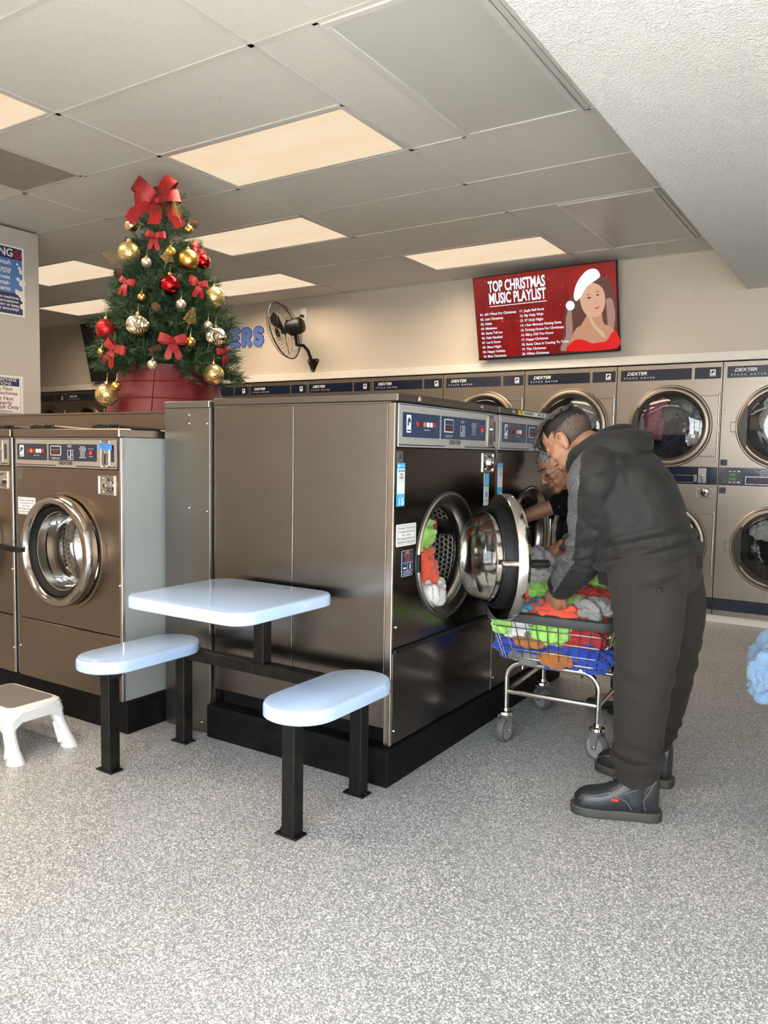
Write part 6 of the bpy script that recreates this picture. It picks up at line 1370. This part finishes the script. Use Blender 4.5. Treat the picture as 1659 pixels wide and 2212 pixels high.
# work boots
BOOT, SOLE = mat('boot_leather', (.012, .0135, .017), .38), mat('boot_sole', (.028, .024, .021), .6)
def boot(AN, toe_dir, tagged):
    d = Vector(toe_dir).normalized(); sd = Vector((-d.y, d.x, 0)); h0 = Vector((AN.x, AN.y, 0)) - d * .078
    prof = [(-.012, .014, .0), (-.008, .026, .0), (.004, .038, .0), (.03, .044, .0), (.08, .043, .0), (.13, .044, .0), (.18, .049, .0), (.22, .051, .0), (.252, .047, .0), (.276, .037, .0), (.290, .024, .0), (.296, .010, .0)]
    def outline(ins): return [(x_ - (ins if x_ > .2 else -ins * .5), w_ - ins) for x_, w_, _ in prof]
    def ring(ins, z):
        P = outline(ins); return [h0 + d * x_ + sd * w_ + Vector((0, 0, z)) for x_, w_ in P] + [h0 + d * x_ - sd * w_ + Vector((0, 0, z)) for x_, w_ in reversed(P)]
    g = G(); g.loft([ring(.004, 0), ring(0, .003), ring(0, .023), ring(.002, .027)]); so = mesh_child('boot_sole', g, SOLE, mn); so_welt = G(); so_welt.loft([ring(.001, .026), ring(-.001, .028), ring(.0, .032), ring(.004, .034)]); w_ = mesh_child('boot_welt', so_welt, mat('boot_welt', (.05, .042, .036), .6), mn)
    g = G()
    rows = []
    for x_, hw, top, back in ((.002, .032, .172, 0), (.03, .042, .182, 0), (.075, .045, .182, 0), (.105, .046, .160, 0), (.135, .047, .132, 0), (.170, .050, .108, 0), (.205, .052, .097, 0), (.240, .048, .090, 0), (.266, .039, .078, 0), (.284, .022, .060, 0)):
        mid = (top + .006) / 2; hh = (top - .002) / 2; rows.append((h0 + d * x_ + Vector((0, 0, mid)), sd, hw, Vector((0, 0, 1)), hh))
    body_loft(g, rows, 24, 4); limb(g, [AN + Vector((0, 0, -.03)), AN + Vector((0, 0, .03)), AN + Vector((0, 0, .10))], [.050, .050, .052], 18, 3)
    me = remesh(g, .004, 4, 'boot'); link('boot', me, BOOT, mn)
    ST = mat('stitch_grey', (.16, .16, .16), .7); VV = coords_of(me)[0]
    def surf(x_, z_, sgn):
        p = h0 + d * x_; rel = VV - np.array(p); t_ = rel @ np.array(d); q = (t_) ** 2 + (VV[:, 2] - z_) ** 2; lat = rel @ np.array(sd); idx = np.argsort(q)[:14]; k_ = idx[np.argmax(lat[idx] * sgn)]; return Vector(VV[k_]) + sd * (.0012 * sgn)
    sgn = -1 if sd.y > 0 else 1
    g = G()
    for a in ([(.01, .145), (.04, .128), (.08, .114), (.12, .102)], [(.045, .04), (.052, .075), (.03, .12), (.012, .15)], [(.095, .042), (.110, .066), (.135, .086), (.170, .096)], [(.272, .062), (.24, .078), (.20, .088), (.17, .096), (.13, .104)]): g.tube([surf(x_, z_, sgn) for x_, z_ in a], .0011, 5)
    mesh_child('boot_stitching', g, ST, mn)
    g = G(); LC = mat('boot_lace', (.01, .01, .01), .6)
    for k, (x_, z_) in enumerate(((.160, .112), (.146, .125), (.132, .140), (.118, .154))): g.tube([h0 + d * x_ + sd * .024 + Vector((0, 0, z_ - .006)), h0 + d * (x_ + .006) + Vector((0, 0, z_ + .006)), h0 + d * x_ - sd * .024 + Vector((0, 0, z_ - .006))], .0028, 6)
    for sx in (-1, 1): g.tube([h0 + d * .118 + Vector((0, 0, .146)), h0 + d * .128 + sd * (.02 * sx) + Vector((0, 0, .150)), h0 + d * .130 + sd * (.03 * sx) + Vector((0, 0, .128))], .0024, 6)
    mesh_child('laces', g, LC, mn)
    g = G()
    for x_, z_ in ((.150, .108), (.136, .124), (.122, .140)): g.sphere(surf(x_, z_ - .006, sgn), .0042, 8, 5)
    mesh_child('eyelets', g, mat('brass_eyelet', (.35, .27, .15), .3, 1.0), mn)
    if tagged:
        p = surf(.148, .078, sgn); g = G(); g.prism([(-.012, -.005), (.012, -.005), (.012, .005), (-.012, .005)], p + sd * (.001 * sgn), -d, UZ, .0012 if True else 0); tg = mesh_child('boot_tag', g, mat('red_tag', (.55, .02, .015), .5), mn)
boot(AN_L + Vector((0, .0, 0)), (-.90, -.34, 0), True); boot(AN_R, (-.99, .05, 0), False)

# ---------------- woman reaching into washer 5
wn = thing('person', 'woman with greying hair and glasses in black reaching into washer 5', 'person', (.52, 1.42, 0)); WO = Vector((.52, 1.42, 0))
def W_(p): return Vector(p) - WO
HW = Frame(W_((.142, 1.335, 1.200)), (-.58, -.60, -.50), (-.40, -.18, .88), .95)
wSL, wEL, wWL = W_((.335, 1.215, 1.045)), W_((.425, 1.130, .835)), W_((.262, 1.090, .842))
wSR, wER, wWR = W_((.255, 1.520, 1.065)), W_((.055, 1.455, .985)), W_((-.150, 1.385, .900))
wHL, wKL, wAL = W_((.560, 1.375, .800)), W_((.550, 1.345, .440)), W_((.610, 1.345, .080)); wHR, wKR, wAR = W_((.560, 1.530, .800)), W_((.470, 1.520, .440)), W_((.480, 1.400, .080))
WT_ = [(W_((.560, 1.455, .760)), Xx, .130, Yx, .165), (W_((.550, 1.450, .850)), Vector((.95, 0, .3)), .130, Yx, .160), (W_((.490, 1.430, .940)), Vector((.85, 0, .5)), .120, Yx, .150), (W_((.410, 1.405, 1.010)), Vector((.75, 0, .65)), .118, Yx, .160), (W_((.330, 1.380, 1.070)), Vector((.68, 0, .73)), .098, Yx, .150), (W_((.270, 1.365, 1.105)), Vector((.62, 0, .78)), .058, Yx, .080)]
g = G(); torso(g, WT_, -.012, -.012); head(g, HW, .95); limb(g, [W_((.290, 1.37, 1.095)), W_((.235, 1.355, 1.125)), HW(-.030, -.05)], [.052, .047, .050], 16, 4)
for SH, EL, WR in ((wSL, wEL, wWL), (wSR, wER, wWR)): limb(g, [SH, (SH + EL) / 2, EL, (EL + WR) / 2, WR], [.052, .048, .041, .037, .026])
for HP, KN, AN in ((wHL, wKL, wAL), (wHR, wKR, wAR)): limb(g, [HP, (HP + KN) / 2, KN, (KN + AN) / 2, AN], [.085, .072, .054, .048, .034]); limb(g, [AN, AN + Vector((-.07, 0, -.03)), AN + Vector((-.14, 0, -.05))], [.034, .032, .024])
hd = (W_((.170, 1.075, .775)) - wWL).normalized(); tips = hand_open(g, wWL, hd, Vector((-.15, -.55, .75)), .172, curl=.42, thumb=-1)
hand_open(g, wWR, (wWR - wER), Vector((0, -.2, 1)), .17, curl=.4, thumb=1)
link('body', remesh(g, .0042, 3, 'body', .45), SKIN_W, wn)
Mw = HW.rot(); g = G(); g.sphere(HW(-.006, .046), HW.rad(.1075, .0815, .0905), 24, 16, Mw); hb_ = remesh(g, .004, 2, 'hair'); bm = bmesh.new(); bm.from_mesh(hb_); kill = []
for v in bm.verts:
    q = (v.co - HW.o) / HW.k; f_, u_ = q.dot(HW.f), q.dot(HW.u)
    if u_ < -.045 + max(0, f_ + .02) * 1.12 or f_ > .092 or (f_ > .015 and u_ < .02): kill.append(v)
bmesh.ops.delete(bm, geom=kill, context='VERTS'); bmesh.ops.solidify(bm, geom=bm.faces[:], thickness=.005); bm.to_mesh(hb_); bm.free(); link('hair', hb_, HAIR_G, wn)
g = G(); g.sphere(HW(-.125, .03), (.035, .04, .04), 16, 10, Mw); mesh_child('hair_bun', g, HAIR_G, wn)
k_ = 1.0; g = G()
for w in (-1, 1): limb(g, [HW(.084 * k_, .030, w * .050), HW(.096 * k_, .036, w * .033), HW(.098 * k_, .030, w * .014)], [.0028, .0042, .0035], 6, 3)
mesh_child('eyebrow', g, mat('brow_dark', (.03, .022, .018), .6), wn)
g = G()
for w in (-1, 1): limb(g, [HW(.083, -.003, w * .046), HW(.0945, -.007, w * .034), HW(.0935, -.005, w * .020)], [.0016, .0026, .0016], 6, 3)
mesh_child('lashes', g, HAIR_D, wn)
g = G(); limb(g, [HW(.096, -.060, -.022), HW(.106, -.060, 0), HW(.096, -.060, .022)], [.003, .005, .003], 8, 3); limb(g, [HW(.094, -.067, -.018), HW(.103, -.069, 0), HW(.094, -.067, .018)], [.003, .0055, .003], 8, 3); mesh_child('lips', g, mat('lip_rose', (.26, .075, .065), .4), wn)
g = G()
for w in (-1, 1):
    g.tube([HW(.108 - (abs(w * .036 + .024 * cos(t_)) ** 2) * 5, -.012 + .017 * sin(t_), w * .036 + .026 * cos(t_)) for t_ in [2 * pi * q / 24 for q in range(24)]], .0010, 5, closed=True)
    g.tube([HW(.090, -.004, w * .062), HW(.06, .0, w * .074), HW(-.005, .010, w * .080)], .0014, 5)
g.tube([HW(.107, -.010, -.011), HW(.112, -.004, 0), HW(.107, -.010, .011)], .0014, 5)
gl = mesh_child('glasses', g, mat('glasses_wire', (.16, .12, .09), .3, .9), wn, label='thin wire rimmed glasses'); g = G()
for w in (-1, 1): g._geom([HW(.1078 - (abs(w * .036 + .024 * cos(t_)) ** 2) * 5, -.012 + .016 * sin(t_), w * .036 + .025 * cos(t_)) for t_ in [2 * pi * q / 20 for q in range(20)]], [tuple(range(20))])
LENS = mat('lens_glass', (1, 1, 1), .02); make_glass(LENS, (.97, .97, .97), .02); mesh_child('lens', g, LENS, gl)
BLK = fabric('knit_black', (.005, .0048, .0048), 500, .3)
g = G(); body_loft(g, [(c, a, ha + .016, b, hb + .016) for c, a, ha, b, hb in WT_[:-1]] + [(WT_[-1][0], WT_[-1][1], .066, WT_[-1][3], .088)])
limb(g, [W_((.34, 1.30, 1.05)), wSL, (wSL * .55 + wEL * .45), wSL * .12 + wEL * .88], [.075, .074, .070, .066], 18, 5); limb(g, [W_((.31, 1.46, 1.06)), wSR, (wSR + wER) / 2, wSR * .25 + wER * .75], [.075, .072, .066, .062], 18, 5)
me = remesh(g, .0065, 5, 'blouse'); ripple(me, wr(31, 9, .005)); link('blouse', me, BLK, wn)['label'] = 'loose black short sleeved blouse'
g = G()
for k in range(3): g.sphere(wSR * (.8 - .2 * k) + wER * (.2 + .2 * k) + Vector((-.01, -.068, -.02)), .007, 10, 6)
mesh_child('blouse_buttons', g, mat('copper_button', (.25, .12, .07), .35, .8), wn)
DJ = fabric('dark_jeans', (.020, .023, .030), 600, .2); g = G()
body_loft(g, [(W_((.560, 1.455, .740)), Xx, .140, Yx, .172), (W_((.558, 1.453, .800)), Xx, .146, Yx, .176), (W_((.548, 1.450, .870)), Vector((.95, 0, .3)), .138, Yx, .166)])
for HP, KN, AN in ((wHL, wKL, wAL), (wHR, wKR, wAR)): limb(g, [HP, (HP + KN) / 2, KN, (KN + AN) / 2, AN + Vector((0, 0, .03))], [.104, .092, .073, .064, .058], 20, 5)
me = remesh(g, .007, 5, 'trousers'); ripple(me, wr(41, 10, .004)); link('trousers', me, DJ, wn)
SHOE = mat('black_suede_shoe', (.009, .009, .0095), .8)
for AN, sock in ((wAL, 1), (wAR, 0)):
    h0 = Vector((AN.x + .06, AN.y, 0)); d = Vector((-1, 0, 0)); g = G()
    body_loft(g, [(h0 + d * x_ + Vector((0, 0, tp / 2 + .006)), Yx, hw, UZ, tp / 2) for x_, hw, tp in ((0, .026, .06), (.03, .034, .068), (.08, .036, .062), (.13, .040, .056), (.18, .042, .048), (.215, .034, .040), (.235, .018, .026))], 20, 4); mesh_child('shoe', g, SHOE, wn, .0045, 3)
    g = G(); g.loft([[h0 + d * (.115 + .125 * cos(t_)) + Yx * (.040 * sin(t_)) + Vector((0, 0, z_)) for t_ in [2 * pi * q / 28 for q in range(28)]] for z_ in (0, .012)]); mesh_child('shoe_sole', g, SOLE, wn)
    if sock: g = G(); g.lathe([(.040, -.02), (.041, .02), (.040, .045)], tuple(AN), (0, 0, 1), 24); mesh_child('sock', g, mat('sock_blue', (.22, .32, .45), .9), wn)
P = tips[2]; g = G(); q = P[0] * .45 + P[1] * .55; dd = (P[1] - P[0]).normalized(); g.lathe([(.0095, -.002), (.0108, -.001), (.0108, .001), (.0095, .002)], tuple(q), tuple(dd), 18); mesh_child('ring', g, mat('gold_ring', (.8, .55, .2), .2, 1.0), wn)
